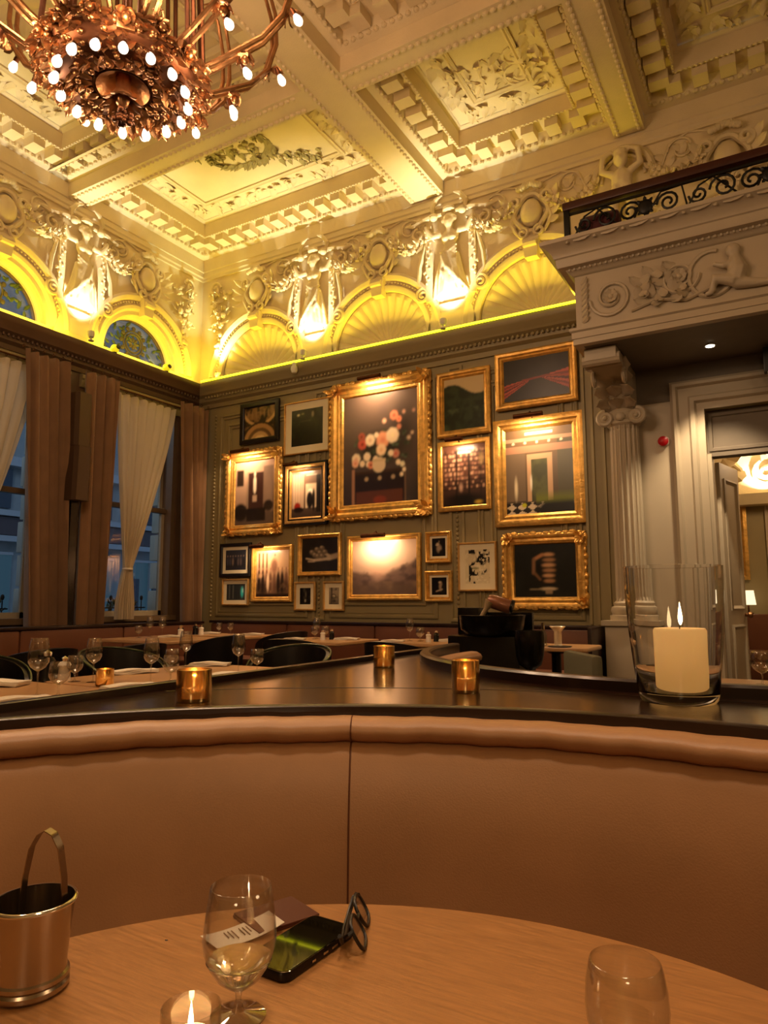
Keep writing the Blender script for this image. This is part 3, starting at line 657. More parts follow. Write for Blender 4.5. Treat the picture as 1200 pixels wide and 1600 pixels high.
MB().frame(-.28, .22, -.62, .62, [(0, 0), (0, .05), (.05, .06), (.09, .03), (.10, .0)]).build('frame', GOLD, fp); MB().box(-.19, .13, -.03, -.01, -.53, .53).build('print', mat('sepia_print', '#8a7350', .5, var=.4, vscale=6), fp)
fp = thing('framed_picture', 'large pale picture on the far wall seen through the doorway above the lamp', 'picture', (.10, 12.59, 2.15))
MB().frame(-.42, .45, -.60, .60, [(0, 0), (0, .04), (.03, .05), (.05, .03), (.06, .0)]).build('frame', DOORPAINT, fp); MB().box(-.37, .40, -.03, -.01, -.55, .55).build('print', mat('pale_mottled_print', '#c2ab82', .5, var=.35, vscale=9), fp)
fb2 = thing('banquette_bench', 'brown panelled bench back below the lamp in the room beyond', 'bench', (.1, 12.1, 0))
MB().bbox(-1.2, 1.5, .0, .25, .0, 1.0, .02).build('back', LEATHER_D, fb2); MB().bbox(-1.2, 1.5, -.55, .02, 0, .47, .04).build('seat', LEATHER_D, fb2)
lp = thing('table_lamp', 'small lit table lamp with cream shade in the room beyond the doorway', 'lamp', (-.62, 12.28, 1.0))
MB().lathe([(.07, 0), (.07, .015), (.015, .03), (.012, .16), (.0, .17)], 14).build('base', BRONZE_D, lp)
MB().lathe([(.11, .14), (.085, .36)], 20, cap=False).build('shade', emis('lit_cream_shade', '#ffe2b0', 1.6), lp)
# red sounder on the wall by the door
al = thing('fire_alarm', 'round red fire alarm on the pale wall between column and door frame', 'alarm', (-1.09, YW, 2.875))
o = MB().lathe([(.0, .0), (.06, .0), (.065, .02), (.055, .03), (.0, .03)], 20).build('base', mat('alarm_base_pale', '#c9b5a4', .4), al); o.matrix_local = TR(rx=PI/2)
o = MB().lathe([(.0, .03), (.05, .03), (.052, .055), (.03, .07), (.0, .075)], 20).build('dome', RED, al); o.matrix_local = TR(rx=PI/2)
# exit sign by the alcove at the right edge
es = thing('exit_sign', 'dark bracketed sign box hanging under the alcove soffit at right edge', 'sign', (.05, 7.55, 3.44))
MB().bbox(-.16, .3, -.05, .05, -.05, .20, .01).build('housing', BLACKFR, es); MB().box(-.13, .27, -.056, -.05, -.17, -.05).build('panel', mat('sign_panel', '#b8b09a', .5), es)
# ================================================================== WINDOWS
for n, c in enumerate((4.51, 6.64, 2.38)):
    y0, y1 = c-.76, c+.76
    w = struct('window_%d' % (n+1), MB().box(-8.15, -7.90, y0, y0+.07, ZS, ZT).box(-8.15, -7.90, y1-.07, y1, ZS, ZT).box(-8.15, -7.90, y0, y1, ZT-.08, ZT).box(-8.15, -7.82, y0-.02, y1+.02, ZS-.04, ZS+.03), WINDOWP)
    m = MB()
    for xx, za, zb in ((-8.06, ZS+.03, 2.58), (-8.11, 2.52, ZT-.08)):
        for a, b, e, f_ in ((y0+.07, y0+.12, za, zb), (y1-.12, y1-.07, za, zb), (y0+.07, y1-.07, za, za+.07 if za < 2 else za+.02)): m.box(xx-.025, xx+.02, a, b, e, f_)
    m.build('sash', WINDOWL, w)
    MB().bbox(-8.10, -8.0, y0+.07, y1-.07, 2.50, 2.57, .01).build('meeting_rail', WINDOWP, w)
    MB().box(-8.062, -8.058, y0+.12, y1-.12, ZS+.10, 2.5).build('pane', PANE, w); MB().box(-8.112, -8.108, y0+.12, y1-.12, 2.57, ZT-.08).build('pane', PANE, w)
    # pelmet architrave above
    struct('architrave', MB().extr([(XW, 3.98), (XW+.03, 3.98), (XW+.05, 4.02), (XW+.05, 4.07), (XW+.07, 4.09), (XW+.07, 4.13), (XW+.04, 4.15), (XW, 4.16)], c-.98, c+.98, 'y'), WALLPAINT, w)
    # lunette
    l = struct('window_%d' % (n+4), MB().rings([[(-8.10+h, c+r*math.cos(PI*i/28), ZC+r*math.sin(PI*i/28)) for r, h in ((.64, 0), (.60, 0), (.60, .05), (.64, .06))] for i in range(29)], True, True).box(-8.10, -8.04, c-.62, c+.62, ZC, ZC+.04), WINDOWP)
    MB().prism([(c+.61*math.cos(PI*i/24), ZC+.61*math.sin(PI*i/24)) for i in range(25)], -8.082, -8.078, 'x').build('pane', PANE, l)
    m = MB(); cz = ZC+.28; OL = BRONZE_D
    for rr_, tr_ in ((.13, .016), (.17, .014)): m.tube([(-8.06, c+rr_*math.cos(a), cz+rr_*1.05*math.sin(a)) for a in [2*PI*i/30 for i in range(30)]], tr_, 6, True, True)
    for k in range(12):
        a = 2*PI*k/12; m.ball((-8.06, c+.21*math.cos(a), cz+.22*math.sin(a)), (.02, .035, .035), 7, 5)
    for k in range(8):
        a = 2*PI*k/8; m.leaf((-8.06, c+.02*math.cos(a), cz+.02*math.sin(a)), (0, math.cos(a), math.sin(a)), (1, 0, 0), .09, .03, .1, 3)
    m.build('medallion', mat('dark_leaded_medallion', '#4a4030', .5), l)
    m = MB(); r = random.Random(n)
    for k in range(46):
        a = r.uniform(.1, PI-.1); q = r.uniform(.30, .56); m.leaf((-8.065, c+q*math.cos(a), ZC+q*math.sin(a)), (0, r.uniform(-1, 1), r.uniform(-1, 1)), (1, 0, 0), r.uniform(.06, .12), .026, .2, 3)
    m.build('painted_foliage', LEAFG, l, 40)
# ---- street outside
st = thing('street_facade', 'pale stone shopfront facade across the dusk street seen through the windows', 'building', (-14.5, 5.0, 0))
MB().box(-.6, 0, -9, 15, 0, 12).build('wall', STONE, st)
r = random.Random(8)
TEAL = emis('dim_teal_shop_window', (.06, .15, .22), .35); WARMW = emis('warm_lit_shop_window', (.9, .74, .52), .8); NAVY = mat('navy_glass', '#1c2836', .2); PALEB = mat('pale_shop_band', '#a3a6a8', .7)
for k in range(8):
    y = -6+2.6*k
    MB().box(0, .05, y, y+2.2, .4, 2.2).build('shop_window', TEAL, st); MB().box(0, .18, y-.1, y+2.3, 2.62, 3.0).build('fascia_band', mat('brown_fascia', '#4a3a38', .5) if k == 0 else bpy.data.materials['brown_fascia'], st)
    MB().box(0, .24, y-.2, y+2.4, 2.48, 2.60).box(0, .26, y-.2, y+2.4, 3.02, 3.14).box(0, .26, y-.2, y+2.4, 4.1, 4.3).build('stone_ledge', PALEB, st)
    MB().box(0, .06, y+.1, y+2.1, 3.2, 4.05).box(0, .06, y+.1, y+2.1, 4.5, 6.5).build('upper_window', NAVY, st)
    for q in range(3): MB().box(.05, .08, y+.15+.7*q, y+.15+.7*q+r.uniform(.12, .4), .5, r.uniform(1.2, 2.1)).build('lit_display', WARMW if q == k % 3 else NAVY, st)
    MB().box(.05, .12, y+.7, y+.76, .4, 2.2).box(.05, .12, y+1.45, y+1.51, .4, 2.2).box(.05, .1, y, y+2.2, 2.2, 2.26).build('mullion', PALEB, st)
QS = mat('quoin_stone', '#b5b3a4', .8)
for c in (4.51, 6.64):
    for j in range(8): MB().bbox(-8.45, -8.19, c+.80+.02*(j % 2), c+1.2, .98+.42*j, 1.37+.42*j, .015).build('quoin_stone', QS, wleft)
gm = struct('street_ground', MB().box(-15, -8.2, -6, 20, -.1, 0), STONE)
lamp('street_lamp_light', 'POINT', (-11.5, 4.5, 5.5), 150, (.75, .88, 1), shadow_soft_size=.3)
for n, c in enumerate((4.51, 6.64)):
    struct('ledge', MB().box(-8.75, -8.17, c-.8, c+.66, .55, .618), STONE, wleft); pb = thing('window_box', ('clipped hedge in a trough outside the left window', 'clipped hedge in a trough outside the window nearest the corner')[n], 'planter', (-8.55, c, .62))
    MB().bbox(-.13, .13, -.7, .7, 0, .34, .01).build('trough', BLACK, pb)
    m = MB(); r = random.Random(n+20)
    for k in range(150): m.leaf((r.uniform(-.12, .12), r.uniform(-.68, .68), .34+r.uniform(0, .24)), (r.uniform(-1, 1), r.uniform(-1, 1), r.uniform(0, 1)), (0, 0, 1), .09, .03, .3, 3)
    tag(m.build('foliage', LEAFG, pb, 40), kind='stuff')
    m = MB()
    for k in range(8):
        y = -.63+.18*k; m.tube([(.16, y, .0), (.16, y, .60)], .008, 5); m.ball((.16, y, .64), (.02, .025, .04), 6, 4)
    m.tube([(.16, -.7, .5), (.16, .7, .5)], .01, 5); m.build('iron_guard', IRON, pb)
# ---- curtains
def drape(name, label, x, top, bot, z0, z1, folds, amp, material, mid=None, seed=0, rings_=True):
    """cloth with folds; top=(y0,y1) bot=(y0,y1); mid=(y0,y1,z) gathers it with a tie"""
    r = random.Random(seed); NU, NV = folds*8, 26; ph = [r.uniform(-.4, .4) for _ in range(4)]
    root = thing(name, label, 'curtain', (x, (top[0]+top[1])/2, z0)); oy = root.location.y
    V = []
    for side in (0, 1):
        rows = []
        for j in range(NV+1):
            t = j/NV; z = z1+(z0-z1)*t
            if mid:
                tm = (z1-mid[2])/(z1-z0)
                if t < tm: s = (t/tm)**1.25; a, b = top[0]+(mid[0]-top[0])*s, top[1]+(mid[1]-top[1])*s
                else: s = min(1, ((t-tm)/(1-tm))*1.4)**.7; a, b = mid[0]+(bot[0]-mid[0])*s, mid[1]+(bot[1]-mid[1])*s
            else: a, b = top[0]+(bot[0]-top[0])*t, top[1]+(bot[1]-top[1])*t
            row = []
            for i in range(NU+1):
                u = i/NU; w = u*folds*2*PI+ph[0]+.5*math.sin(3*u*PI+ph[1]*4)*(1+t)
                am = amp*(.75+.35*math.sin(7*u+ph[2]*9)+.2*t)
                zz = z-(0 if j else .025*(1-math.cos(w))*.6)
                row.append((am*math.sin(w)+am*.3*math.sin(2.1*w+t*2)-(.006 if side else 0), a+(b-a)*u+.012*math.sin(w+1.5)-oy, zz-z0))
            rows.append(row)
        V.append(rows)
    m = MB(); ids = [[[m.P(*p) for p in row] for row in rows] for rows in V]
    for q in ids:
        for j in range(NV):
            for i in range(NU): m.f.append([q[j][i], q[j][i+1], q[j+1][i+1], q[j+1][i]])
    A, B = ids
    for j in range(NV): m.f.append([A[j][0], A[j+1][0], B[j+1][0], B[j][0]]); m.f.append([A[j][NU], B[j][NU], B[j+1][NU], A[j+1][NU]])
    for i in range(NU): m.f.append([A[NV][i], A[NV][i+1], B[NV][i+1], B[NV][i]]); m.f.append([A[0][i], B[0][i], B[0][i+1], A[0][i+1]])
    m.build('cloth', material, root, 80)
    if rings_:
        for k in range(folds+1):
            y = top[0]+(top[1]-top[0])*k/folds-oy
            MB().tube([(.018*math.cos(a), y, z1-z0+.03+.02*math.sin(a)) for a in [2*PI*i/10 for i in range(10)]], .004, 4, True, True).build('hook', BRONZE_D, root)
    if mid:
        w = (mid[1]-mid[0])/2+.01
        MB().tube([((amp*1.3+.012)*math.cos(a), (mid[0]+mid[1])/2-oy+w*math.sin(a), mid[2]-z0) for a in [2*PI*i/18 for i in range(18)]], .014, 6, True, True).build('tie', NAPKIN, root)
    return root
drape('drape', 'brown floor-length drape left of the wall speaker, bunched at its top', -7.58, (4.70, 5.34), (4.95, 5.46), .55, 4.14, 5, .085, DRAPE, seed=1)
drape('drape', 'brown drape between the wall speaker and the tied sheer curtain', -7.58, (5.50, 6.05), (5.55, 5.99), .55, 4.12, 4, .08, DRAPE, seed=2)
drape('drape', 'brown drape hanging in the corner beside the picture wall', -7.58, (7.14, 7.70), (7.32, 7.72), .55, 4.12, 4, .075, DRAPE, seed=3)
drape('sheer_curtain', 'white sheer curtain gathered by a tie before the window nearest the corner', -7.74, (6.16, 7.20), (6.29, 6.56), .97, 4.03, 7, .034, SHEER, (6.40, 6.50, 1.64), 4)
drape('sheer_curtain', 'white sheer curtain at the left edge, partly hidden by the brown drape', -7.74, (4.03, 5.02), (4.16, 4.43), .97, 4.03, 7, .034, SHEER, (4.27, 4.37, 1.64), 5)
for y0, y1, lab in ((5.95, 7.3, 'thin curtain wire above the tied sheer nearest the corner'), (3.8, 5.1, 'thin curtain wire above the sheer at the left edge')):
    tag(MB().tube([(0, y0-(y0+y1)/2, 0), (0, (y1-y0)/2, 0)], .012, 6).build('curtain_rod', BRONZE_D), lab, 'curtain rod').location = (-7.74, (y0+y1)/2, 4.075)
# ---- column speaker on the pier between the windows
sp = thing('wall_speaker', 'tall taupe two-box column speaker mounted between two brown drapes', 'speaker', (-7.44, 5.42, 2.42))
hexp = [(.10, -.10), (.10, .06), (.04, .115), (-.09, .115), (-.09, -.125), (.04, -.125)]
for z0, z1, tw in ((0, .66, .0), (.665, 1.33, .05)):
    o = MB().prism(hexp, z0, z1, 'z').build('cabinet', GREY_SP, sp, 20); o.rotation_euler = (0, -.02 if tw else .02, tw)
m = MB().box(-.42, -.08, -.03, .03, .55, .62); m.build('bracket', BLACK, sp); MB().box(-.12, -.05, -.05, .05, -1.55, 0).build('gap_strip', BLACK, sp)  # black strip filling the narrow gap below the speaker
# ================================================================== PICTURES
def shade(h, w):
    v, u = np.mgrid[0:1:h*1j, 0:1:w*1j]; return u, v
_rs = np.random.RandomState(4)
def noise(h, w, cells, seed=0):
    rs = np.random.RandomState(seed); out = np.zeros((h, w)); amp = 1; tot = 0
    for o in range(4):
        n = cells*2**o; g = rs.rand(n+2, n+2); y = np.linspace(0, n, h); x = np.linspace(0, n, w)
        yi = y.astype(int); xi = x.astype(int); fy = (y-yi)[:, None]; fx = (x-xi)[None]
        fy = fy*fy*(3-2*fy); fx = fx*fx*(3-2*fx)
        a = g[yi][:, xi]; b = g[yi][:, xi+1]; c = g[yi+1][:, xi]; d = g[yi+1][:, xi+1]
        out += amp*((a*(1-fx)+b*fx)*(1-fy)+(c*(1-fx)+d*fx)*fy); tot += amp; amp *= .5
    return out/tot
class Art:
    def __init__(s, h, w, c): s.h, s.w = h, w; s.u, s.v = shade(h, w); s.c = np.ones((h, w, 3))*np.array(lin(c)); s.asp = 1
    def over(s, mask, c): s.c = s.c*(1-mask[..., None])+np.array(lin(c))*mask[..., None]; return s
    def rect(s, u0, u1, v0, v1, c, a=1): return s.over(((s.u >= u0) & (s.u <= u1) & (s.v >= v0) & (s.v <= v1))*float(a), c)
    def blob(s, u, v, ru, rv, c, soft=.25, a=1):
        d = np.sqrt(((s.u-u)/ru)**2+((s.v-v)/rv)**2); return s.over(np.clip((1-d)/soft, 0, 1)*a, c)
    def grad(s, c0, c1): t = s.v[..., None]; s.c = np.array(lin(c0))*(1-t)+np.array(lin(c1))*t; return s
    def nz(s, cells, c, lo, hi, seed=0, a=1, mask=None):
        n = np.clip((noise(s.h, s.w, cells, seed)-lo)/(hi-lo), 0, 1)*a
        return s.over(n if mask is None else n*mask, c)
    def line(s, u0, v0, u1, v1, w, c, a=1):
        du, dv = u1-u0, v1-v0; L = du*du+dv*dv; t = np.clip(((s.u-u0)*du+(s.v-v0)*dv)/L, 0, 1)
        d = np.hypot(s.u-u0-t*du, s.v-v0-t*dv); return s.over(np.clip((w-d)/(w*.5), 0, 1)*a, c)
def a1():   # gilded vault
    A = Art(50, 60, '#2c2116'); A.nz(9, '#8d6c42', .45, .6, 1)
    for k in range(7): A.blob(.12+.13*k, .78, .04, .17, '#9a7a50', .6)
    d = np.hypot(A.u-.5, (A.v-1.05)*.9); A.over(((d > .52) & (d < .60))*1., '#cda66a'); A.over(((d > .60) & (d < .63))*1., '#241a10')
    d = np.hypot(A.u-.5, (A.v+.12)*.9)
    for r0, r1, c in ((.52, .58, '#3a2b1a'), (.40, .52, '#b58b55'), (.30, .40, '#6a4f30'), (.2, .3, '#caa36a'), (0, .2, '#e6c88f')): A.over(((d > r0) & (d < r1))*1., c)
    return A
def a2():   # night interior
    A = Art(50, 50, '#10100c'); A.nz(6, '#23291a', .5, .7, 2); A.blob(.22, .86, .05, .03, '#e0d49a'); A.blob(.36, .88, .05, .02, '#a39a60'); A.blob(.68, .84, .04, .09, '#8f8468'); A.rect(.3, .62, .66, .68, '#4a4430'); A.blob(.8, .6, .1, .3, '#2c2c20', .9, .7); return A
def a3():   # statue in a room
    A = Art(70, 56, '#4a3a30').grad('#5a4636', '#c9a288'); A.rect(0, 1, 0, .18, '#5d4c40'); A.rect(0, .28, .3, .75, '#b0907a'); A.rect(.02, .2, .62, .88, '#2c201a')
    A.rect(.34, .72, .12, .82, '#3b211b'); A.rect(.72, .98, .2, .9, '#8a705e'); A.rect(.30, .34, .12, .84, '#97806c'); A.blob(.5, .62, .045, .16, '#f0dcc2'); A.blob(.5, .79, .03, .04, '#f0dcc2'); A.rect(.45, .56, .36, .46, '#b99a80'); A.blob(.14, .2, .2, .16, '#1d1512'); A.blob(.85, .28, .14, .1, '#2c201a'); A.rect(.3, .78, .05, .26, '#1c1310')
    return A
def a4():   # parlour with tall curtains
    A = Art(60, 48, '#4c3a30').grad('#3a2c24', '#8a6d58'); A.rect(.02, .42, .2, .95, '#c4a78c')
    for k in range(5): A.rect(.04+.08*k, .06+.08*k, .2, .95, '#8f735c')
    A.rect(.48, .85, .2, .72, '#d9bfa0'); A.blob(.64, .55, .09, .07, '#fff0d8'); A.blob(.62, .36, .12, .22, '#171110'); A.blob(.75, .36, .06, .28, '#1d1512'); A.blob(.2, .22, .13, .12, '#8c2218'); A.blob(.24, .16, .2, .07, '#1a1010'); A.rect(.85, 1, .1, .9, '#1c1512'); A.rect(.5, .86, .90, .93, '#f5e4c8'); return A
def a5():   # flowers in a pot on a chest
    A = Art(120, 100, '#4e4038').grad('#3a302b', '#675448'); A.nz(3, '#4a4046', .5, .8, 3, .5)
    A.blob(.82, .62, .2, .35, '#2a201c', .8, .8); A.rect(.16, .82, .02, .30, '#241611'); A.rect(.16, .82, .27, .30, '#3b2618'); A.rect(.18, .80, .0, .11, '#5f3420'); A.blob(.5, .03, .1, .04, '#8a3c20')
    A.rect(.12, .16, 0, .32, '#a87a5e'); A.rect(.83, .845, 0, .33, '#8a6a4c')
    for u in (.32, .5, .68): A.blob(u, .225, .03, .022, '#b49a78')
    A.blob(.5, .50, .36, .19, '#1d1a12', .5, .9)
    r = random.Random(12)
    for k in range(46): A.blob(.16+.72*r.random(), .36+.30*r.random(), .025, .018, r.choice(('#3f4a34', '#4c5a44', '#2c3424')), .4)
    def flower(u, v, q, c, c2):
        q *= 1.22; u = .5+(u-.5)*1.08
        for k in range(7): A.blob(u+.55*q*math.cos(k*.9), v+.45*q*math.sin(k*.9), .6*q, .5*q, c, .5)
        A.blob(u, v, .45*q, .36*q, c2, .6)
    W_, P_, R_ = '#f0d8b4', '#e08a66', '#c05240'
    for u, v, q, c, d in ((.28, .55, .05, R_, '#7a241c'), (.27, .62, .04, '#a0503c', '#70281c'), (.38, .58, .055, W_, '#dcb890'), (.54, .57, .075, '#e8a078', P_), (.66, .60, .07, W_, '#f4e0b0'), (.52, .48, .055, '#f2cfa4', '#e8b888'), (.68, .78, .045, P_, R_), (.74, .74, .03, P_, R_), (.56, .74, .025, '#d8a888', W_), (.74, .67, .026, '#c07a5c', P_), (.2, .42, .05, W_, '#e4b890'), (.19, .38, .04, '#e8b090', P_), (.34, .43, .04, W_, W_), (.36, .36, .03, W_, '#d8c8a0'), (.28, .37, .03, W_, W_), (.39, .35, .035, P_, '#7a241c'), (.70, .43, .04, '#c08068', R_), (.64, .44, .03, W_, W_), (.73, .35, .026, W_, W_), (.78, .33, .025, '#e0d8b4', W_), (.80, .28, .02, W_, W_), (.77, .24, .02, W_, W_), (.86, .56, .024, '#a88c74', W_), (.9, .6, .02, '#a88c74', W_), (.8, .8, .02, '#b08a74', P_), (.92, .8, .02, '#9a7a68', P_), (.45, .40, .03, W_, '#e6cda0'), (.46, .62, .026, W_, W_)): flower(u, v, q, c, d)
    A.rect(.40, .58, .30, .40, '#e4ccaa', 0); A.blob(.49, .345, .095, .075, '#dcc4a0', .15); A.rect(.4, .585, .375, .40, '#cdb48c')
    return A
def a6():   # wooded hillside
    A = Art(56, 48, '#c7b084'); rid = .80+.10*np.sin(A.u*5+.5)-.05*A.u; A.over((A.v < rid)*1., '#1d2616'); A.nz(9, '#36432a', .45, .7, 5, .8, (A.v < rid)*1.); A.nz(5, '#5a6a48', .62, .8, 6, .7, (A.v < .4)*1.); return A
def a7():   # library shelves
    A = Art(70, 56, '#2a1a14').grad('#1d120e', '#6a4636'); r = random.Random(2)
    for j in range(9):
        v = .28+.075*j
        for k in range(20):
            if r.random() < .75: A.rect(.04+.046*k, .075+.046*k, v, v+.055*r.uniform(.6, 1), r.choice(('#8d6250', '#b08468', '#6a4436', '#c49a7c', '#40281e')))
        A.rect(0, 1, v-.012, v-.002, '#140c08')
    for u in (.3, .6, .86): A.rect(u, u+.03, .1, .9, '#140d0a')
    A.blob(.42, .3, .06, .1, '#b08a74', .8); A.blob(.5, .1, .5, .14, '#0c0806', .6); A.rect(.35, .66, .865, .895, '#ffe9d0'); A.blob(.82, .05, .12, .04, '#c9a434', .8); A.blob(.9, .75, .08, .14, '#c0a068', .8, .6); return A
def a8():   # red swag drapery
    A = Art(50, 70, '#191712'); A.nz(4, '#26241c', .4, .8, 8)
    for s, n in ((0, 0), (1, 1)):
        for k in range(7):
            t = k/6
            t = k/7; tt = (A.u/.40) if s == 0 else ((1-A.u)/.40); lo, hi = (.08+.36*tt, .40+.10*tt) if s == 0 else (.14+.33*tt, .62-.10*tt)
            fr = (A.v-lo)/np.maximum(hi-lo, .001); A.over(((tt < 1) & (fr > t) & (fr < t+1/7))*1., ('#b0442c', '#7c2a1c', '#c2543a', '#4a1410')[k % 4])
    A.line(.30, .47, .70, .52, .03, '#8a3020'); A.rect(0, 1, 0, .04, '#0d0b09'); return A
def a9():   # green room with chequered floor
    A = Art(96, 80, '#5a4c38').grad('#4d4230', '#7d6448'); A.rect(.0, .30, .15, .80, '#7a6750'); A.rect(.78, 1, .15, .85, '#57533c'); A.rect(0, 1, .72, .80, '#b4876a'); A.rect(0, 1, .86, .9, '#c09a7c')
    for k in range(5): A.blob(.12+.18*k, .84, .025, .02, '#f0d4b4')
    A.rect(.32, .70, .14, .70, '#d3ab84'); A.rect(.39, .63, .14, .64, '#46482c'); A.nz(6, '#6c7042', .45, .7, 9, .7, ((A.u > .39) & (A.u < .63) & (A.v < .64) & (A.v > .14))*1.); A.blob(.38, .36, .025, .12, '#fff6e0', .7); A.blob(.15, .3, .035, .18, '#ecdcb8', .7)
    A.rect(0, 1, 0, .13, '#d9c8ac'); ch = ((np.floor((A.u*2+A.v*4)*3.2)+np.floor((A.u*2-A.v*4)*3.2)) % 2 > .5) & (A.v < .13); A.over(ch*1., '#241d16')
    A.blob(.78, .02, .38, .17, '#14120c', .3); A.over(np.clip((A.v-.10)*14, 0, 1)*np.clip((.26-A.v)*9, 0, 1)*(A.u > .45)*.8, '#7f8a1e'); A.blob(.27, .10, .04, .03, '#c9c828'); A.rect(.3, .72, .93, .96, '#ffeeda'); return A
def a10():  # clasped fist holding a cup
    A = Art(64, 80, '#1b1d1a'); A.nz(3, '#262824', .4, .8, 3)
    for k in range(6): A.blob(.56+.01*(k % 2), .80-.10*k, .14-.008*abs(k-2), .048, ('#d8a87c', '#b58a64')[k % 2], .5); A.line(.44, .76-.10*k, .68, .755-.10*k, .010, '#3a2418')
    A.line(.46, .80, .33, .72, .04, '#c08a60'); A.line(.32, .72, .31, .45, .035, '#8f6a4c'); A.line(.33, .45, .42, .33, .03, '#7d5a40'); A.blob(.4, .56, .05, .12, '#14110e', .5)
    A.blob(.55, .15, .17, .035, '#d9c4a4', .4); A.rect(.50, .62, .05, .14, '#a08a6c'); A.line(.25, .14, .45, .15, .012, '#b8a684'); return A
def a11():
    A = Art(60, 46, '#d9cba8'); A.nz(6, '#16140f', .52, .55, 21, 1, (A.u > .15)*1.); A.blob(.3, .75, .22, .16, '#d9cba8', .4); A.blob(.72, .72, .2, .22, '#171511', .4); A.nz(10, '#e4d8b8', .6, .64, 22); A.blob(.4, .45, .2, .05, '#6a7048', .6, .7); return A
def a12():
    A = Art(40, 32, '#0f0d0b'); A.blob(.52, .42, .26, .30, '#b09a82', .6); A.blob(.42, .66, .16, .12, '#c9b498', .5); A.blob(.35, .62, .12, .05, '#d8c4a8', .5); A.blob(.52, .80, .05, .09, '#a08a70', .5); A.blob(.7, .2, .24, .2, '#1a1512', .5); return A
def a13():
    A = Art(40, 32, '#0d0b0a'); A.blob(.6, .5, .16, .34, '#a89078', .6); A.blob(.55, .72, .12, .08, '#d0b898', .5); A.blob(.72, .4, .1, .24, '#15110e', .5); A.line(.3, .2, .7, .32, .05, '#b8a084'); return A
def a14():  # misty meadow and trees
    A = Art(64, 84, '#cfa98a').grad('#8a6a58', '#f0cdb0'); A.blob(.45, .85, .6, .4, '#ffe6cc', .9, .8); rid = .38+.32*np.clip(A.u-.52, 0, 1)*1.6+.06*noise(64, 84, 8, 31)+.18*np.clip(.28-A.u, 0, 1)
    A.over(np.clip((rid-A.v)*16, 0, 1)*.85, '#59443c'); A.nz(10, '#3a2c28', .45, .65, 33, .7, (A.v < rid)*1.); A.blob(.40, .42, .16, .22, '#cfa58c', .9, .7); A.over(np.clip((.26-A.v)*9, 0, 1)*.85, '#5d4a3c'); A.nz(5, '#84694f', .5, .8, 35, .6, (A.v < .25)*1.); return A
def a15():  # open hand with eggs
    A = Art(56, 66, '#211d19'); A.nz(3, '#2e2924', .4, .8, 2)
    A.line(.98, .46, .76, .40, .10, '#a8947c'); A.line(.78, .38, .35, .34, .055, '#b5a088'); A.line(.36, .34, .12, .40, .03, '#c0ab90'); A.line(.34, .30, .18, .31, .028, '#ad9880'); A.line(.76, .46, .66, .52, .05, '#b5a088')
    for u, v in ((.28, .58), (.42, .66), (.56, .70), (.64, .58), (.5, .56), (.36, .50), (.56, .46), (.44, .46)): A.blob(u, v, .085, .085, '#6f6050', .3); A.blob(u-.02, v+.03, .05, .045, '#b8a48a', .9)
    return A
def a16():
    A = Art(44, 50, '#1a181a').grad('#1f1a18', '#3a3c48'); r = random.Random(3)
    for k in range(7): A.blob(.1+.13*k, .42, .055, .26, r.choice(('#6a5a58', '#4a4a58', '#8a7468', '#2a2426')), .5); A.blob(.1+.13*k, .70, .03, .05, '#b09480', .5)
    A.rect(0, 1, 0, .14, '#2c2a32'); return A
def a17():
    A = Art(40, 50, '#3a3c3a'); r = random.Random(5)
    for k in range(7): A.rect(.04+.1*k, .08+.1*k, .1, .95, r.choice(('#20221f', '#707064', '#16181a')))
    A.blob(.84, .5, .10, .42, '#3fd0d4', .5); A.blob(.88, .6, .04, .2, '#bff4f0', .6); return A
def a18():  # company of people in a hall
    A = Art(70, 60, '#b08560').grad('#57402f', '#e0b48c'); r = random.Random(7)
    for u in (.06, .18, .30): A.rect(u, u+.05, .5, .95, '#5a3a28')
    A.rect(.4, 1, .58, .62, '#caa078')
    for k in range(8): A.blob(.08+.12*k, .30+.03*r.random(), .065, .30, r.choice(('#2a1d18', '#463228', '#6d4c3a')), .4); A.blob(.08+.12*k, .60, .028, .04, '#8a604a', .5)
    A.blob(.55, .66, .13, .22, '#7d5844', .5); A.blob(.57, .90, .04, .045, '#8a6450', .5); A.nz(9, '#d8a87c', .55, .75, 3, .5, (A.v < .5)*1.); A.blob(.2, .18, .3, .2, '#2a1c16', .6, .8); A.blob(.8, .2, .3, .2, '#2a1c16', .6, .7); A.blob(.36, .3, .05, .24, '#e0bc98', .5); A.rect(0, 1, 0, .06, '#2a1c16'); return A
def a19():
    A = Art(40, 28, '#14110e'); A.nz(5, '#4a443a', .55, .75, 14); A.blob(.5, .22, .09, .12, '#c0b496', .7); A.blob(.55, .6, .1, .3, '#5f584a', .7); return A
def a20():
    A = Art(40, 28, '#8f8062').grad('#6f6048', '#a8967a'); A.rect(.18, .34, 0, 1, '#52483a'); A.blob(.48, .48, .26, .17, '#2c261e', .3); A.blob(.48, .48, .18, .11, '#bba884', .3); A.blob(.52, .2, .24, .12, '#453c30', .5); A.nz(7, '#3d3428', .55, .7, 3, .7); return A
def frame_prof(k, w):
    if k == 'ornate': return [(0, 0), (0, .05), (.18*w, .075), (.35*w, .07), (.5*w, .045), (.7*w, .05), (.8*w, .04), (.92*w, .035), (w, .015), (w, 0)]
    if k == 'gold': return [(0, 0), (0, .045), (.2*w, .055), (.45*w, .05), (.6*w, .03), (.8*w, .035), (w, .012), (w, 0)]
    return [(0, 0), (0, .035), (.15*w, .04), (.8*w, .04), (w, .03), (w, 0)]
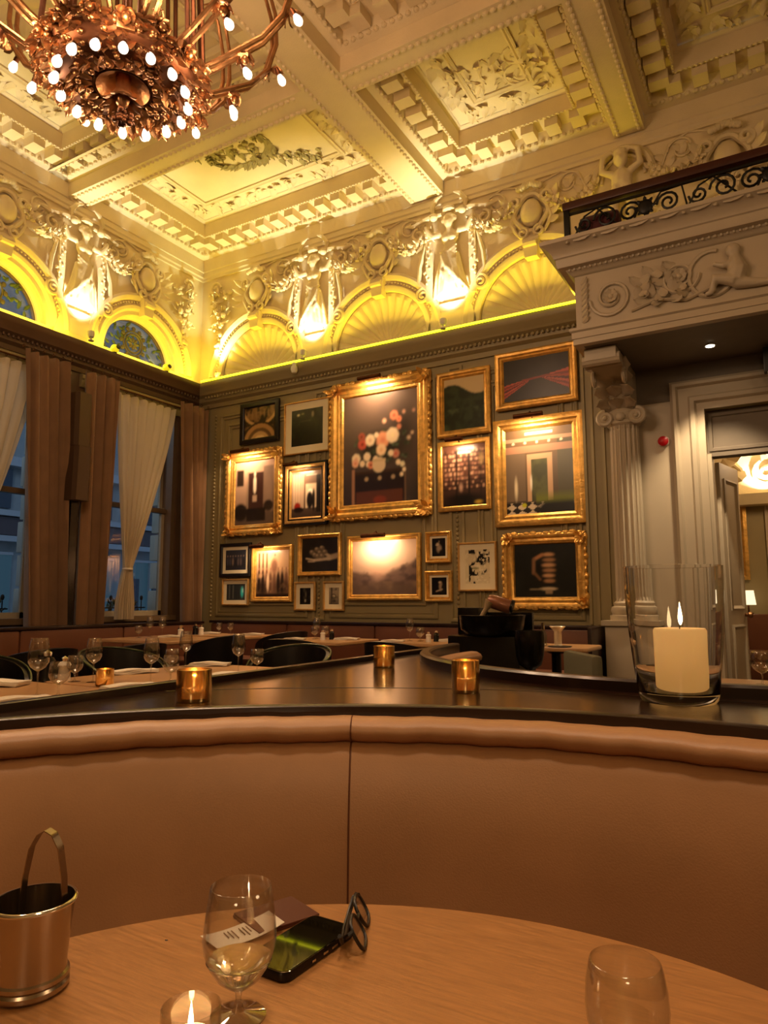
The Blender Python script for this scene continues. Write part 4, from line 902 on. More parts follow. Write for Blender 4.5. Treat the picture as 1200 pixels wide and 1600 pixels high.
# x0, x1, z0, z1, frame kind, frame width, mat board width, frame material, art, lit, label
PICS = [
 (-6.97, -6.24, 3.50, 4.12, 'flat', .075, 0, BLACKFR, a1, 0, 'black-framed picture of a gilded vaulted ceiling, top left of the picture wall'),
 (-6.14, -5.36, 3.25, 4.01, 'flat', .02, .10, GOLD2, a2, 0, 'dark night scene in a wide cream mat, left of the big flower picture'),
 (-7.19, -6.16, 2.16, 3.39, 'ornate', .15, 0, GOLD, a3, 1, 'ornate gold-framed picture of a white statue in a doorway, with picture lamp'),
 (-6.10, -5.40, 2.26, 3.10, 'gold', .10, 0, GOLD2, a4, 1, 'double gold-and-dark framed picture of a curtained parlour beside the big flower picture'),
 (-5.33, -3.81, 2.27, 4.13, 'ornate', .20, 0, GOLD, a5, 1, 'largest picture, ornate gold frame around flowers in a white pot on a chest'),
 (-3.72, -3.01, 3.21, 4.04, 'gold', .09, 0, GOLD, a6, 0, 'gold-framed picture of a dark green wooded hillside right of the big flower picture'),
 (-3.72, -3.03, 2.29, 3.16, 'flat', .06, 0, GOLD, a7, 1, 'gold-framed picture of library shelves under the green hillside picture'),
 (-2.94, -1.96, 3.45, 4.15, 'gold', .10, 0, GOLD, a8, 0, 'dark picture with red swagged drapery, top right of the picture wall'),
 (-2.98, -1.91, 2.06, 3.33, 'gold', .14, 0, GOLD, a9, 1, 'broad gold-framed picture of a green room with chequered floor'),
 (-2.89, -1.93, 1.12, 1.97, 'ornate', .13, 0, GOLD, a10, 0, 'ornate gold-framed dark picture of a fist above a cup, lowest at right'),
 (-3.47, -2.98, 1.32, 1.90, 'flat', .02, .07, GOLD2, a11, 0, 'black and cream blotted print in a thin frame left of the fist picture'),
 (-3.90, -3.56, 1.67, 2.05, 'gold', .055, .025, GOLD, a12, 0, 'small gold-framed picture of a pale animal, upper of two right of the misty landscape'),
 (-3.91, -3.55, 1.20, 1.57, 'gold', .055, .025, GOLD, a13, 0, 'small gold-framed dark picture, lower of two right of the misty landscape'),
 (-5.05, -3.97, 1.22, 2.05, 'gold', .07, 0, GOLD, a14, 1, 'gold-framed misty landscape with trees under the big flower picture'),
 (-5.86, -5.16, 1.55, 2.11, 'gold', .055, 0, GOLD, a15, 0, 'gold-framed picture of an open hand holding eggs'),
 (-7.30, -6.71, 1.56, 2.05, 'flat', .05, .05, BLACKFR, a16, 0, 'black-framed small group picture with white mat, lower left of the wall'),
 (-7.24, -6.74, 1.15, 1.53, 'flat', .02, .055, GOLD2, a17, 0, 'white-matted picture with a turquoise streak, lowest at the left'),
 (-6.68, -5.96, 1.20, 1.99, 'gold', .07, 0, GOLD, a18, 1, 'gold-framed sepia picture of people in a hall, with picture lamp'),
 (-5.92, -5.57, 1.08, 1.47, 'flat', .025, .06, GOLD2, a19, 0, 'small dark print in white mat, left of the two under the egg picture'),
 (-5.44, -5.11, 1.08, 1.47, 'flat', .025, .06, GOLD2, a20, 0, 'small tan print in white mat, right of the two under the egg picture')]
for n, (x0, x1, z0, z1, kind, fw, mw, fm, art, lit, label) in enumerate(PICS):
    w, h = x1-x0, z1-z0
    t = thing('framed_picture', label, 'picture', ((x0+x1)/2, YW-.026, (z0+z1)/2), 0, 'pictures on the gallery wall')
    a, b = w/2, h/2
    fr = MB().frame(-a, a, -b, b, frame_prof(kind, fw)).build('frame', fm, t, 30)
    if n in (3,):
        MB().frame(-a-.02, a+.02, -b-.02, b+.02, [(0, 0), (0, .05), (.035, .05), (.035, 0)]).build('outer_frame', BLACKFR, t)
        MB().frame(-a+.062, a-.062, -b+.062, b-.062, [(0, .03), (0, .045), (.012, .045), (.012, .03)]).build('dark_fillet', BLACKFR, t)
    if kind == 'ornate':
        m = MB(); r = random.Random(n); big = fw > .2
        for sx in (-1, 1):
            for sz in (-1, 1):
                for k in range(10): m.leaf((sx*(a-.4*fw), -.06, sz*(b-.4*fw)), (sx*r.uniform(-1, .6), -.25, sz*r.uniform(-1, .6)), (0, -1, 0), fw*r.uniform(.6, 1.0), fw*.16, .4, 4, .3)
                m.ball((sx*(a-.35*fw), -.07, sz*(b-.35*fw)), (fw*.22, .03, fw*.22), 9, 5)
        for (L, ax) in ((w, 0), (h, 1)):
            N = max(6, int(L/.075))
            for k in range(N):
                q = (-.5+(k+.5)/N)*(L-.06); e = math.sin(k*2.1)*.5+.5
                for s in (-1, 1):
                    rad = (.045, .022, .028*(.6+.7*e)) if ax == 0 else (.028*(.6+.7*e), .022, .045)
                    p = (q, -.055, s*(b-.01)) if ax == 0 else (s*(a-.01), -.055, q)
                    m.ball(p, rad, 6, 4)
        if big:
            for s in (-1, 1):
                for k in range(14): m.leaf((s*(a-.06), -.06, r.uniform(-.22, .22)), (r.uniform(-.4, .4), -.2, r.uniform(-1, 1)), (0, -1, 0), .13, .035, .4, 4, .3)
                for k in range(10): m.leaf((r.uniform(-.2, .2), -.06, s*(b-.06)), (r.uniform(-1, 1), -.2, r.uniform(-.4, .4)), (0, -1, 0), .13, .035, .4, 4, .3)
        m.build('carved_ornament', fm, t, 40)
    ia, ib = a-fw, b-fw
    if mw: MB().frame(-ia, ia, -ib, ib, [(0, .0), (0, .016), (mw, .012), (mw, 0)]).build('mat_board', MATBOARD, t)
    ia -= mw; ib -= mw
    A = art(); H, W_ = A.h, A.w
    if art not in (a9, a11, a8):
        for ax in (0, 1):
            A.c = np.concatenate([A.c.take([0], ax), (A.c.take(range(0, A.c.shape[ax]-2), ax)+2*A.c.take(range(1, A.c.shape[ax]-1), ax)+A.c.take(range(2, A.c.shape[ax]), ax))/4, A.c.take([-1], ax)], ax)
    me = bpy.data.meshes.new('print'); vv = [(-ia+2*ia*i/(W_-1), -.010, -ib+2*ib*j/(H-1)) for j in range(H) for i in range(W_)]
    ff = [(j*W_+i, j*W_+i+1, (j+1)*W_+i+1, (j+1)*W_+i) for j in range(H-1) for i in range(W_-1)]
    base = len(vv); bx = [(-ia, -.002, -ib), (ia, -.002, -ib), (ia, -.002, ib), (-ia, -.002, ib)]
    me.from_pydata(vv+bx, [], ff+[(base, base+3, base+2, base+1)]); me.update()
    at = me.color_attributes.new('Col', 'FLOAT_COLOR', 'POINT'); cc = np.ones((len(vv)+4, 4), np.float32); cc[:len(vv), :3] = np.clip(A.c, 0, 1).reshape(-1, 3); at.data.foreach_set('color', cc.ravel()); me.materials.append(PRINT)
    link(bpy.data.objects.new('print', me), t)
    if lit:
        L = min(.34, w*.32); zt = b-.02; off = -.14 if n in (2, 3, 17) else -.05
        pl = MB().tube([(off-L/2, -.20, zt+.0), (off+L/2, -.20, zt+.0)], .028, 10).tube([(off, -.03, b-.03), (off, -.12, zt+.06), (off, -.19, zt+.02)], .009, 6).build('picture_lamp', BRONZE_D, t)
        lamp('picture_lamp_light', 'AREA', (t.location.x+off, t.location.y-.20, t.location.z+zt-.035), 5.0*w*h+3.2, (1, .66, .38), t, (t.location.x+off, t.location.y-.02, t.location.z+zt-.55), shape='RECTANGLE', size=L, size_y=.03)
# ================================================================== NEAR BOOTH
O1 = (-.28, .25)
bq = thing('curved_banquette', 'curved brown leather banquette back with padded top roll around the near table', 'banquette', (O1[0], O1[1], 0))
ROLLP = [(1.345, .878), (1.315, .880), (1.300, .889), (1.296, .905), (1.305, .919), (1.330, .930), (1.36, .931), (1.384, .926), (1.384, .878)]
BACKP = [(1.36, .876), (1.325, .880), (1.308, .868), (1.291, .84), (1.268, .78), (1.253, .71), (1.246, .63), (1.240, .54), (1.232, .47), (1.232, .42), (1.36, .42)]
SEAM = math.radians(118.4)
def arc_sweep(prof, a0, a1, n):
    return MB().rings([[(r*math.cos(a0+(a1-a0)*i/n), r*math.sin(a0+(a1-a0)*i/n), z) for r, z in prof] for i in range(n+1)], True, True)
for a0, a1 in ((SEAM+.0012, math.radians(205)), (math.radians(-25), SEAM-.0012)):
    n = int((a1-a0)/.03)
    arc_sweep(BACKP, a0, a1, n).build('back_panel', LEATHER, bq, 50)
    m = MB(); R = []                     # the padded roll, gently puckered along its length
    for i in range(n*2+1):
        a = a0+(a1-a0)*i/(n*2); w = .0016*math.sin(37*a)+.0012*math.sin(91*a+1)
        R.append([((r+w*(r < 1.33))*math.cos(a), (r+w*(r < 1.33))*math.sin(a), z+w*.6) for r, z in ROLLP])
    m.rings(R, True, True).build('top_roll', LEATHER, bq, 60)
m = MB()
m.tube([(r*math.cos(SEAM), r*math.sin(SEAM), z) for r, z in BACKP[1:9]], .0022, 5); m.tube([(r*math.cos(SEAM), r*math.sin(SEAM), z) for r, z in ROLLP[1:8]], .0018, 5)
m.build('seam', LEATHER_D, bq)
arc_sweep([(.74, .34), (.74, .44), (.77, .47), (1.0, .475), (1.24, .465), (1.24, .34)], math.radians(-25), math.radians(205), 60).build('seat', LEATHER_D, bq, 50)
arc_sweep([(.80, 0), (.80, .34), (1.37, .34), (1.37, 0)], math.radians(-25), math.radians(205), 60).build('plinth', EDGEWOOD, bq, 50)
# ---- dark wood ledge between the two booths
O2 = (-.26, 3.35); R1, R2 = 1.385, 1.30
def arcp(o, r, d0, d1, n): return [(o[0]+r*math.cos(math.radians(d0+(d1-d0)*i/n)), o[1]+r*math.sin(math.radians(d0+(d1-d0)*i/n))) for i in range(n+1)]
LX = -1.60
ld = thing('ledge_counter', 'dark polished wood ledge on the partition between the leather booths', 'ledge', (0, 0, 0))
a_in = arcp(O1, R1, 162, -8, 70); a_out = arcp(O2, R2, 8, -176, 76)
poly = a_in+[(1.15, .1)]+[(1.15, 3.2)]+a_out+[(LX, 3.35), (LX, .68)]
o = MB().prism(poly, .927, .95, 'z').build('top', DARKWOOD, ld, 30)
MB().rings([[(O1[0]+r*math.cos(a), O1[1]+r*math.sin(a), z) for r, z in ((R1-.006, .9265), (R1-.006, .949), (R1-.002, .9515), (R1+.03, .9515), (R1+.03, .9265))] for a in [math.radians(162-170*i/80) for i in range(81)]], True, True).build('front_edge', EDGEWOOD, ld)
MB().bbox(LX-.015, LX+.022, .80, 3.42, .90, .970, .004).build('rim', EDGEWOOD, ld)
MB().rings([[(O2[0]+r*math.cos(a), O2[1]+r*math.sin(a), z) for r, z in ((R2+.004, .927), (R2+.004, .978), (R2-.004, .985), (R2-.035, .985), (R2-.042, .978), (R2-.042, .927))] for a in [math.radians(8-190*i/84) for i in range(85)]], True, True).build('rim', EDGEWOOD, ld, 40)
m = MB()
for rr in (1.745,): m.tube([(O1[0]+rr*math.cos(a), O1[1]+rr*math.sin(a), .950) for a in [math.radians(146-138*i/60) for i in range(61)] if O1[0]+rr*math.cos(a) > LX+.03 and math.hypot(O1[0]+rr*math.cos(a)-O2[0], O1[1]+rr*math.sin(a)-O2[1]) > R2+.01], .0014, 4)
m.build('board_joint', EDGEWOOD, ld)
MB().box(LX+.0, LX+.03, .7, 3.35, 0, .926).build('side_panel', EDGEWOOD, ld)
MB().rings([[(O2[0]+r*math.cos(a), O2[1]+r*math.sin(a), z) for r, z in ((R2, 0), (R2, .926), (R2-.03, .926), (R2-.03, 0))] for a in [math.radians(8-190*i/60) for i in range(61)]], True, True).build('back_panel', EDGEWOOD, ld, 40)
b2 = thing('curved_banquette', 'brown leather curved banquette of the next booth behind the dark ledge', 'banquette', (O2[0], O2[1], 0))
A2 = (math.radians(-186), math.radians(8))
arc_sweep([(r-.125, z+.01) for r, z in ROLLP], *A2, 80).build('top_roll', LEATHER, b2, 60)
arc_sweep([(r-.125, z) for r, z in BACKP], *A2, 60).build('back_panel', LEATHER_D, b2, 50)
arc_sweep([(.74, .34), (.74, .44), (.77, .47), (1.11, .465), (1.11, .34)], *A2, 60).build('seat', LEATHER_D, b2, 50)
arc_sweep([(.80, 0), (.80, .34), (1.22, .34), (1.22, 0)], *A2, 60).build('plinth', EDGEWOOD, b2, 50)
# ---- near round table
def round_table(loc, r, h, label, material, group=None, rz=0):
    t = thing('round_table', label, 'table', (loc[0], loc[1], 0), rz, group)
    MB().lathe([(0, h-.028), (r-.018, h-.028), (r-.004, h-.018), (r, h-.010), (r-.002, h-.002), (r-.006, h), (0, h)], 96, cap=False).build('tabletop', material, t, 40)
    MB().lathe([(.055, .03), (.05, .3), (.05, h-.06), (.14, h-.028)], 20).build('pedestal', BLACK, t); MB().lathe([(.26, 0), (.26, .015), (.08, .035), (.0, .04)], 28).build('base', BLACK, t)
    return t
round_table((-.289, .361), .692, .74, 'round light oak table in the foreground set inside the near booth', TABLEW)
TZ = .74
m = MB().ball((0, 0, 0), (.0026, .0018, .0006), 8, 4); tag(m.build('wood_knot', EDGEWOOD, bpy.data.objects['round_table'])).location = (-.775+.289, .739-.361, .7402)
# ---- glassware
def glass(name, label, cat, loc, prof_bowl, stem, foot_r, group=None, near=False, water=None):
    """bowl profile (r,z) from the stem upward; stem (r, z0, z1)"""
    t = thing(name, label, cat, loc, 0, group); n = 40 if near else 16; th = .0011
    o = [(r, z) for r, z in prof_bowl]; i_ = [(max(r-th, .0004), z+th*.7) for r, z in prof_bowl]
    i_[-1] = (o[-1][0]-th, o[-1][1]+.0003)
    MB().lathe(o+i_[::-1], n, cap=False).build('bowl', GLASS, t, 70)
    r, z0, z1 = stem
    MB().lathe([(r*1.9, z0), (r, z0+.008), (r*.9, (z0+z1)/2), (r*1.1, z1-.004), (r*2.2, z1)], 14, cap=False).build('stem', GLASS, t, 70)
    MB().lathe([(0, 0), (foot_r, .0), (foot_r, .0016), (foot_r*.5, .004), (r*2, z0)], n, cap=False).build('foot', GLASS, t, 50)
    if water: MB().lathe([(max(rr-.0016, 0.0002), zz+.001) for rr, zz in prof_bowl if zz < water[1]]+[water, (0, water[1])], n, cap=False).build('water', WATER, t, 40)
    return t
def water_mat():
    m, nt, b = nmat('still_water'); b.inputs['Base Color'].default_value = (1, .97, .92, 1); b.inputs['Roughness'].default_value = 0; b.inputs['IOR'].default_value = 1.33; b.inputs['Transmission Weight'].default_value = 1; return m
WATER = water_mat()
BW = [(.004, .0285), (.012, .031), (.024, .040), (.034, .054), (.040, .070), (.0415, .082), (.040, .100), (.0375, .120), (.0345, .138)]
glass('water_glass', 'stemmed glass half full of water, beside the phone on the near table', 'glass', (-.569, .653, TZ), BW, (.0036, .006, .029), .031, None, True, (.0372, .060))
BW2 = [(.004, .0285), (.012, .031), (.022, .040), (.031, .054), (.0365, .070), (.038, .085), (.0368, .103), (.0345, .116), (.0325, .124)]
glass('water_glass', 'empty stemmed glass cut by the bottom edge at right of the near table', 'glass', (-.160, .726, TZ), BW2, (.0036, .006, .029), .031, None, True)
def flame(mb, x, y, z, s=1):
    return mb.lathe([(0, 0), (.0030*s, .004*s), (.0050*s, .010*s), (.0058*s, .017*s), (.0056*s, .024*s), (.0046*s, .033*s), (.0032*s, .043*s), (.0018*s, .052*s), (.0006*s, .060*s), (0, .062*s)], 16, (x, y, z), cap=False)
TL = {'clear': mat('lit_clear_tealight_wax', '#ffdca0', .5, emit=1.8, emitc='#ffb878', sub=.3), 'gold': mat('lit_gold_tealight_wax', '#ffdca0', .5, emit=1.2, emitc='#ffc880', sub=.3)}
def votive(loc, r, h, label, kind, group, power=1.2):
    t = thing('votive_candle', label, 'candle', loc, 0, group)
    g = GOLDGLASS if kind == 'gold' else GLASS
    MB().lathe([(0, .0), (r*.94, 0), (r, .004), (r*1.0, h*.5), (r*.985, h), (r*.94, h+.0006), (r*.94, .010), (0, .008)], 32, cap=False).build('holder', g, t, 40)
    MB().lathe([(0, .010), (r*.62, .010), (r*.66, h*.42), (r*.60, h*.44), (0, h*.43)], 24, cap=False).build('tealight', TL[kind], t, 40)
    f = flame(MB(), 0, 0, h*.44, .5).build('flame', FLAME, t, 60)
    lamp('votive_light', 'POINT', (loc[0], loc[1], loc[2]+h*.44+.02), power, (1, .72, .42), t, shadow_soft_size=.003)
    return t
votive((-.566, .577, TZ), .031, .046, 'clear glass tealight, lit, at the bottom edge beside the water glass', 'clear', None, .35)
votive((-1.333, 1.334, .95), .044, .080, 'gold glass votive candle on the ledge, leftmost and widest on the dark wood', 'gold', 'gold votive candles', 2.6)
votive((-1.373, 2.364, .95), .041, .082, 'gold glass votive candle farthest back on the ledge near the rim', 'gold', 'gold votive candles', 2.6)
votive((-.803, 1.834, .95), .039, .088, 'tall gold glass votive candle on the ledge before the next booth', 'gold', 'gold votive candles', 2.6)
# ---- hurricane lantern
hl = thing('hurricane_candle', 'large clear glass hurricane with a lit ivory pillar candle on the ledge', 'candle', (-.267, 1.932, .95))
prof = [(0, 0), (.086, 0), (.092, .008), (.095, .02), (.104, .09), (.112, .17), (.117, .25), (.119, .31), (.1195, .338)]
inn = [(.1165, .3385), (.1160, .31), (.1140, .25), (.109, .17), (.101, .09), (.092, .03), (.086, .024), (0, .022)]
REAL = mat('solid_glass', '#ffffff', .0, spec=.5); _b = REAL.node_tree.nodes['Principled BSDF']; _b.inputs['Transmission Weight'].default_value = 1; _b.inputs['IOR'].default_value = 1.45
MB().lathe(prof+inn, 64, cap=False).build('glass_vase', REAL, hl, 40)
MB().lathe([(0, .0225), (.060, .0225), (.0635, .027), (.0625, .1), (.0635, .176), (.060, .182), (.052, .179), (.02, .177), (0, .177)], 48, (.010, .003, 0), cap=False).build('pillar_candle', mat('lit_ivory_wax', '#f6dfae', .5, sub=.5, emit=.32, emitc='#ffb45c'), hl, 40)
MB().tube([(.010, .003, .176), (.011, .003, .186), (.014, .003, .195)], .0013, 5).build('wick', BLACK, hl)
flame(MB(), .013, .003, .189, .95).build('flame', FLAME, hl, 60)
lamp('hurricane_candle_light', 'POINT', (-.254, 1.935, .95+.213), 7.0, (1, .66, .32), hl, shadow_soft_size=.004)
# ---- bucket with tongs
bk = thing('ice_bucket', 'small oval-looking steel ice bucket with tongs at the left of the near table', 'bucket', (-.824, .570, TZ))
MB().lathe([(0, .001), (.042, .001), (.0445, .004), (.0445, .009), (.0425, .012), (.0445, .015), (.044, .019), (.041, .021), (.0405, .03), (.0435, .07), (.0465, .098), (.0480, .0985), (.0480, .1005), (.0455, .1015), (.0425, .07), (.0395, .03), (.039, .012), (0, .011)], 64, cap=False).build('body', STEEL, bk, 30)
MB().lathe([(.0455, .0985), (.0492, .0985), (.0502, .1005), (.0488, .1025), (.0455, .1025)], 64, cap=False).build('rim', CHROME, bk, 60)
tg = thing('ice_tongs', 'springy steel ice tongs standing in the small steel bucket', 'tongs', (-.815, .576, .755), math.radians(28))
pts = [(-.026, 0, .0), (-.027, 0, .06), (-.0245, 0, .11), (-.018, 0, .146), (-.009, 0, .162), (0, 0, .167), (.009, 0, .162), (.018, 0, .146), (.0245, 0, .11), (.027, 0, .06), (.026, 0, .0)]
sm = []
for a, b in zip(pts, pts[1:]):
    for k in range(4): sm.append(tuple(Vector(a).lerp(Vector(b), k/4)))
sm.append(pts[-1])
R = []
for i, p in enumerate(sm):
    a = Vector(sm[max(0, i-1)]); b = Vector(sm[min(len(sm)-1, i+1)]); t_ = (b-a).normalized(); nn = Vector((t_.z, 0, -t_.x)); w = .0072
    R.append([tuple(Vector(p)+nn*s*.0006+Vector((0, q*w, 0))) for s, q in ((-1, -1), (1, -1), (1, 1), (-1, 1))])
MB().rings(R, True, True).build('band', STEEL, tg, 40)
# ---- phone, wallet, receipt, spectacles
ph = thing('phone', 'black smartphone lying face up on the near table beside the spectacles', 'phone', (-.596, .805, TZ), math.radians(-2))
def rrect(w, h, r, n=6): return [(sx*(w/2-r)+r*math.cos(a0+PI/2*i/n), sy*(h/2-r)+r*math.sin(a0+PI/2*i/n)) for sx, sy, a0 in ((1, 1, 0), (-1, 1, PI/2), (-1, -1, PI), (1, -1, 3*PI/2)) for i in range(n+1)]
PHB = mat('phone_frame_metal', '#2a2624', .3, metal=.8); SCR = mat('phone_screen_glass', '#020202', .03, spec=.22)
MB().rings([[(x*s, y*s, z) for x, y in rrect(.074, .150, .012)] for s, z in ((.97, 0), (1, .002), (1, .0105), (.985, .0125))], True, True).build('body', PHB, ph, 40)
MB().prism(rrect(.070, .146, .011), .0122, .0131, 'z').build('screen', SCR, ph)
for y, l in ((.025, .012), (.005, .010), (-.02, .007)): MB().bbox(.0365, .0382, y-l/2, y+l/2, .005, .008, .0004).build('side_button', CHROME, ph)
MB().rings([[(x, y, .0126) for x, y in rrect(.0735, .1495, .012)], [(x, y, .0132) for x, y in rrect(.0725, .1485, .0115)]], True, False).build('edge_trim', CHROME, ph)
wa = thing('card_wallet', 'thin brown leather card wallet lying behind the phone', 'wallet', (-.688, .868, TZ), math.radians(-22))
MB().bbox(-.04, .04, -.05, .05, 0, .004, .0015).build('cover', mat('tan_wallet_leather', '#5c2c14', .7), wa); MB().bbox(-.039, .041, -.049, .049, .0042, .007, .001).build('flap', bpy.data.materials['tan_wallet_leather'], wa)
rc = thing('receipt', 'folded pale paper slip with faint print seen through the water glass', 'paper', (-.692, .800, TZ), math.radians(-24))
R = []
for i in range(9):
    t = i/8; z = .002+.012*(t-.35)**2*2
    R.append([(-.024-.004*math.sin(3*t), -.052+.104*t, z), (.024, -.048+.100*t, z+.001), (.024, -.048+.100*t, z+.0016), (-.024-.004*math.sin(3*t), -.052+.104*t, z+.0006)])
MB().rings(R, True, True).build('slip', NAPKIN, rc, 60)
m = MB()
for k in range(9):
    if k == 3: continue
    y = -.022+.0055*k; m.box(-.014, .004+.004*(k % 3), y-.0005, y+.0005, .0045, .0058)
m.build('printed_lines', mat('grey_ink', '#8a6f58', .8), rc)
gs = thing('spectacles', 'black-framed folded spectacles standing on edge at the phone\'s far corner', 'spectacles', (-.545, .892, TZ), math.radians(118)); gs.rotation_euler = (-.55, 0, math.radians(118))
m = MB()
def rim(cx): return [(cx+.025*math.copysign(abs(math.cos(a))**.7, math.cos(a)), .004*math.cos(a)*0, .021+.019*math.copysign(abs(math.sin(a))**.75, math.sin(a))) for a in [2*PI*i/28 for i in range(28)]]
for k, cx in enumerate((-.034, .034)):
    R_ = rim(cx); MB().tube(R_, .0026, 6, True, True).build('rim', BLACKFR, gs, 60)
    MB().rings([[(x, -.0006, z) for x, y, z in R_], [(x, .0006, z) for x, y, z in R_]], True, True).build('lens', GLASS, gs)
    s = (-1, 1)[k]
    MB().tube([(s*.060, 0, .033), (s*.066, .004, .034), (s*.062, .010, .033), (-s*.02, .013+.006*k, .030), (-s*.058, .013+.006*k, .028), (-s*.074, .012, .020+.022*k)], [.0028, .0030, .003, .0024, .0026, .003], 6).build('temple', BLACKFR, gs, 60)
MB().tube([(-.011, 0, .026), (0, -.002, .029), (.011, 0, .026)], .002, 6).build('bridge', BLACKFR, gs)
# ================================================================== DINING ROOM BEYOND
def rect_table(loc, w, d, h, label, material, group, rz=0):
    t = thing('dining_table', label, 'table', (loc[0], loc[1], 0), rz, group)
    m = MB(); P_ = rrect(w, d, .06, 6)
    m.rings([[(x*s, y*s, z) for x, y in P_] for s, z in ((.985, h-.035), (1, h-.028), (1, h-.006), (.99, h))], True, True).build('tabletop', material, t, 40)
    MB().lathe([(.05, .03), (.045, .3), (.045, h-.08), (.16, h-.035)], 18).build('pedestal', BLACK, t); MB().lathe([(.27, 0), (.27, .015), (.07, .035), (0, .04)], 24).build('base', BLACK, t)
    return t
TA, TF = .77, .79
GT = 'dining tables laid beyond the ledge'
rect_table((-3.02, 3.10), 1.24, 1.26, TA, 'pale oak table laid with glasses just beyond the ledge at left', TABLEW2, GT)
rect_table((-3.22, 1.62), 1.50, 1.62, TA, 'pale oak table at the left edge beyond the ledge with a folded napkin', TABLEW2, GT)
rect_table((-6.25, 5.75), 1.15, .95, TF, 'oak table by the window bench, before the tied sheer curtain', TABLEW2, GT)
rect_table((-6.16, 6.70), 1.05, .66, TF, 'oak table in the far corner below the wall of pictures', TABLEW2, GT)
rect_table((-4.45, 6.35), .95, .85, TF, 'oak table at the picture wall bench under the misty landscape', TABLEW2, GT)
rect_table((-3.30, 6.62), .95, .80, TF, 'oak table at the picture wall bench left of the black bottle stand', TABLEW2, GT)
rect_table((-1.95, 6.55), .72, .60, TF, 'oak side table at the right end of the picture wall bench', TABLEW2, GT)
rr = round_table((-.26, 3.75), .69, TA, 'round oak table of the next booth, mostly hidden behind the ledge', TABLEW2)
# benches along the walls
wbk = thing('wall_banquette', 'long brown leather bench along the picture wall', 'bench', (-4.65, 7.5, 0))
for k in range(4):
    x0 = -2.62+1.37*k; MB().bbox(x0+.004, x0+1.366, .06, .26, .42, .905, .03).build('back_cushion', LEATHER_D, wbk)
    MB().bbox(x0+.004, x0+1.366, -.42, .10, .34, .47, .03).build('seat_cushion', LEATHER_D, wbk)
MB().bbox(-2.64, 2.88, .05, .28, .905, .94, .006).build('top_rail', EDGEWOOD, wbk); MB().box(-2.62, 2.86, -.34, .26, 0, .34).build('plinth', EDGEWOOD, wbk); MB().bbox(2.86, 2.90, -.42, .28, 0, .94, .006).build('end_panel', EDGEWOOD, wbk)
wbl = thing('wall_banquette', 'long brown leather bench under the windows', 'bench', (-7.2, 4.0, 0))
for k in range(5):
    y0 = -3.42+1.37*k; MB().bbox(-.28, -.08, y0+.004, y0+1.366, .42, .895, .03).build('back_cushion', LEATHER_D, wbl)
    MB().bbox(-.12, .42, y0+.004, min(y0+1.366, 3.05), .34, .47, .03).build('seat_cushion', LEATHER_D, wbl)
MB().bbox(-.30, -.07, -3.44, 3.44, .895, .93, .006).build('top_rail', EDGEWOOD, wbl); MB().box(-.28, .34, -3.42, 3.05, 0, .34).build('plinth', EDGEWOOD, wbl)
# chairs
def make_chair(name, label, loc, rz, rail=False):
    t = thing(name, label, 'chair', loc, rz, 'black tub chairs')
    R_ = rrect(.52, .50, .12, 5)
    MB().rings([[(x*s, y*s, z) for x, y in R_] for s, z in ((.96, .36), (1, .38), (1, .45), (.96, .475))], True, True).build('seat', BLACKL, t, 40)
    n = 24; R = []
    for i in range(n+1):
        a = math.radians(-25-130*0)+math.radians(230)*i/n; e = math.sin(PI*i/n); h = .66+.20*e**.6; q = .275+.03*e
        c, s = math.cos(a), math.sin(a)
        R.append([(q*c*.98, q*s, .38), ((q+.012)*c, (q+.012)*s, .55), ((q+.028)*c, (q+.03)*s, h), ((q-.012)*c, (q-.012)*s, h+.004), ((q-.035)*c, (q-.035)*s, .55), ((q-.03)*c, (q-.03)*s, .38)])
    MB().rings(R, True, True).build('backrest', BLACKL, t, 50)
    if rail: MB().tube([(x[2][0]*.985, x[2][1]*.985, x[2][2]+.012) for x in R], .009, 6).build('rail', mat('green_bronze_rail', '#59614a', .25, metal=.8) if 'green_bronze_rail' not in bpy.data.materials else bpy.data.materials['green_bronze_rail'], t, 60)
    for sx in (-1, 1):
        for sy in (-1, 1): MB().tube([(sx*.20, sy*.19, .37), (sx*.23, sy*.22, .0)], [.02, .012], 8).build('leg', BLACK, t)
    return t
make_chair('tub_chair', 'railed black tub chair behind the pale ledge table, middle of the three with shiny rails', (-4.05, 3.42, 0), PI/2, True)
make_chair('tub_chair', 'railed black tub chair at the left frame edge beyond the tall wine glass', (-4.30, 2.50, 0), PI/2-.2, True)
make_chair('tub_chair', 'railed black tub chair at the end of the pale ledge table, rightmost railed one', (-3.22, 4.14, 0), .15, True)
for x, y, rz, lab in ((-5.05, 3.35, -PI/2, 'black tub chair left of the carafe glass, leftmost of the dark chair backs'), (-4.95, 4.15, -PI/2, 'black tub chair in front of the tied sheer curtain'),
                      (-5.30, 5.55, -PI/2, 'black tub chair between the window table and near glasses'), (-5.32, 6.70, -PI/2-.2, 'black tub chair at the right end of the far corner table'),
                      (-4.15, 5.48, PI+.2, 'black tub chair with a wide back before the table under the misty landscape'), (-3.05, 5.55, PI-.1, 'black tub chair before the table left of the bottle stand')):
    make_chair('tub_chair', lab, (x, y, 0), rz)
gc = thing('armchair', 'grey-green upholstered chair beside the side table near the column', 'chair', (-1.05, 4.90, 0), math.radians(35))
GV = mat('grey_green_fabric', '#6d6a55', .8, bump=.1, bscale=150)
MB().bbox(-.28, .28, -.27, .27, .26, .46, .04).build('seat', GV, gc, 40); MB().bbox(-.28, -.20, -.27, .27, .30, .86, .03).build('backrest', GV, gc, 40); MB().bbox(-.24, .28, .22, .30, .30, .66, .03).build('arm', GV, gc, 40)
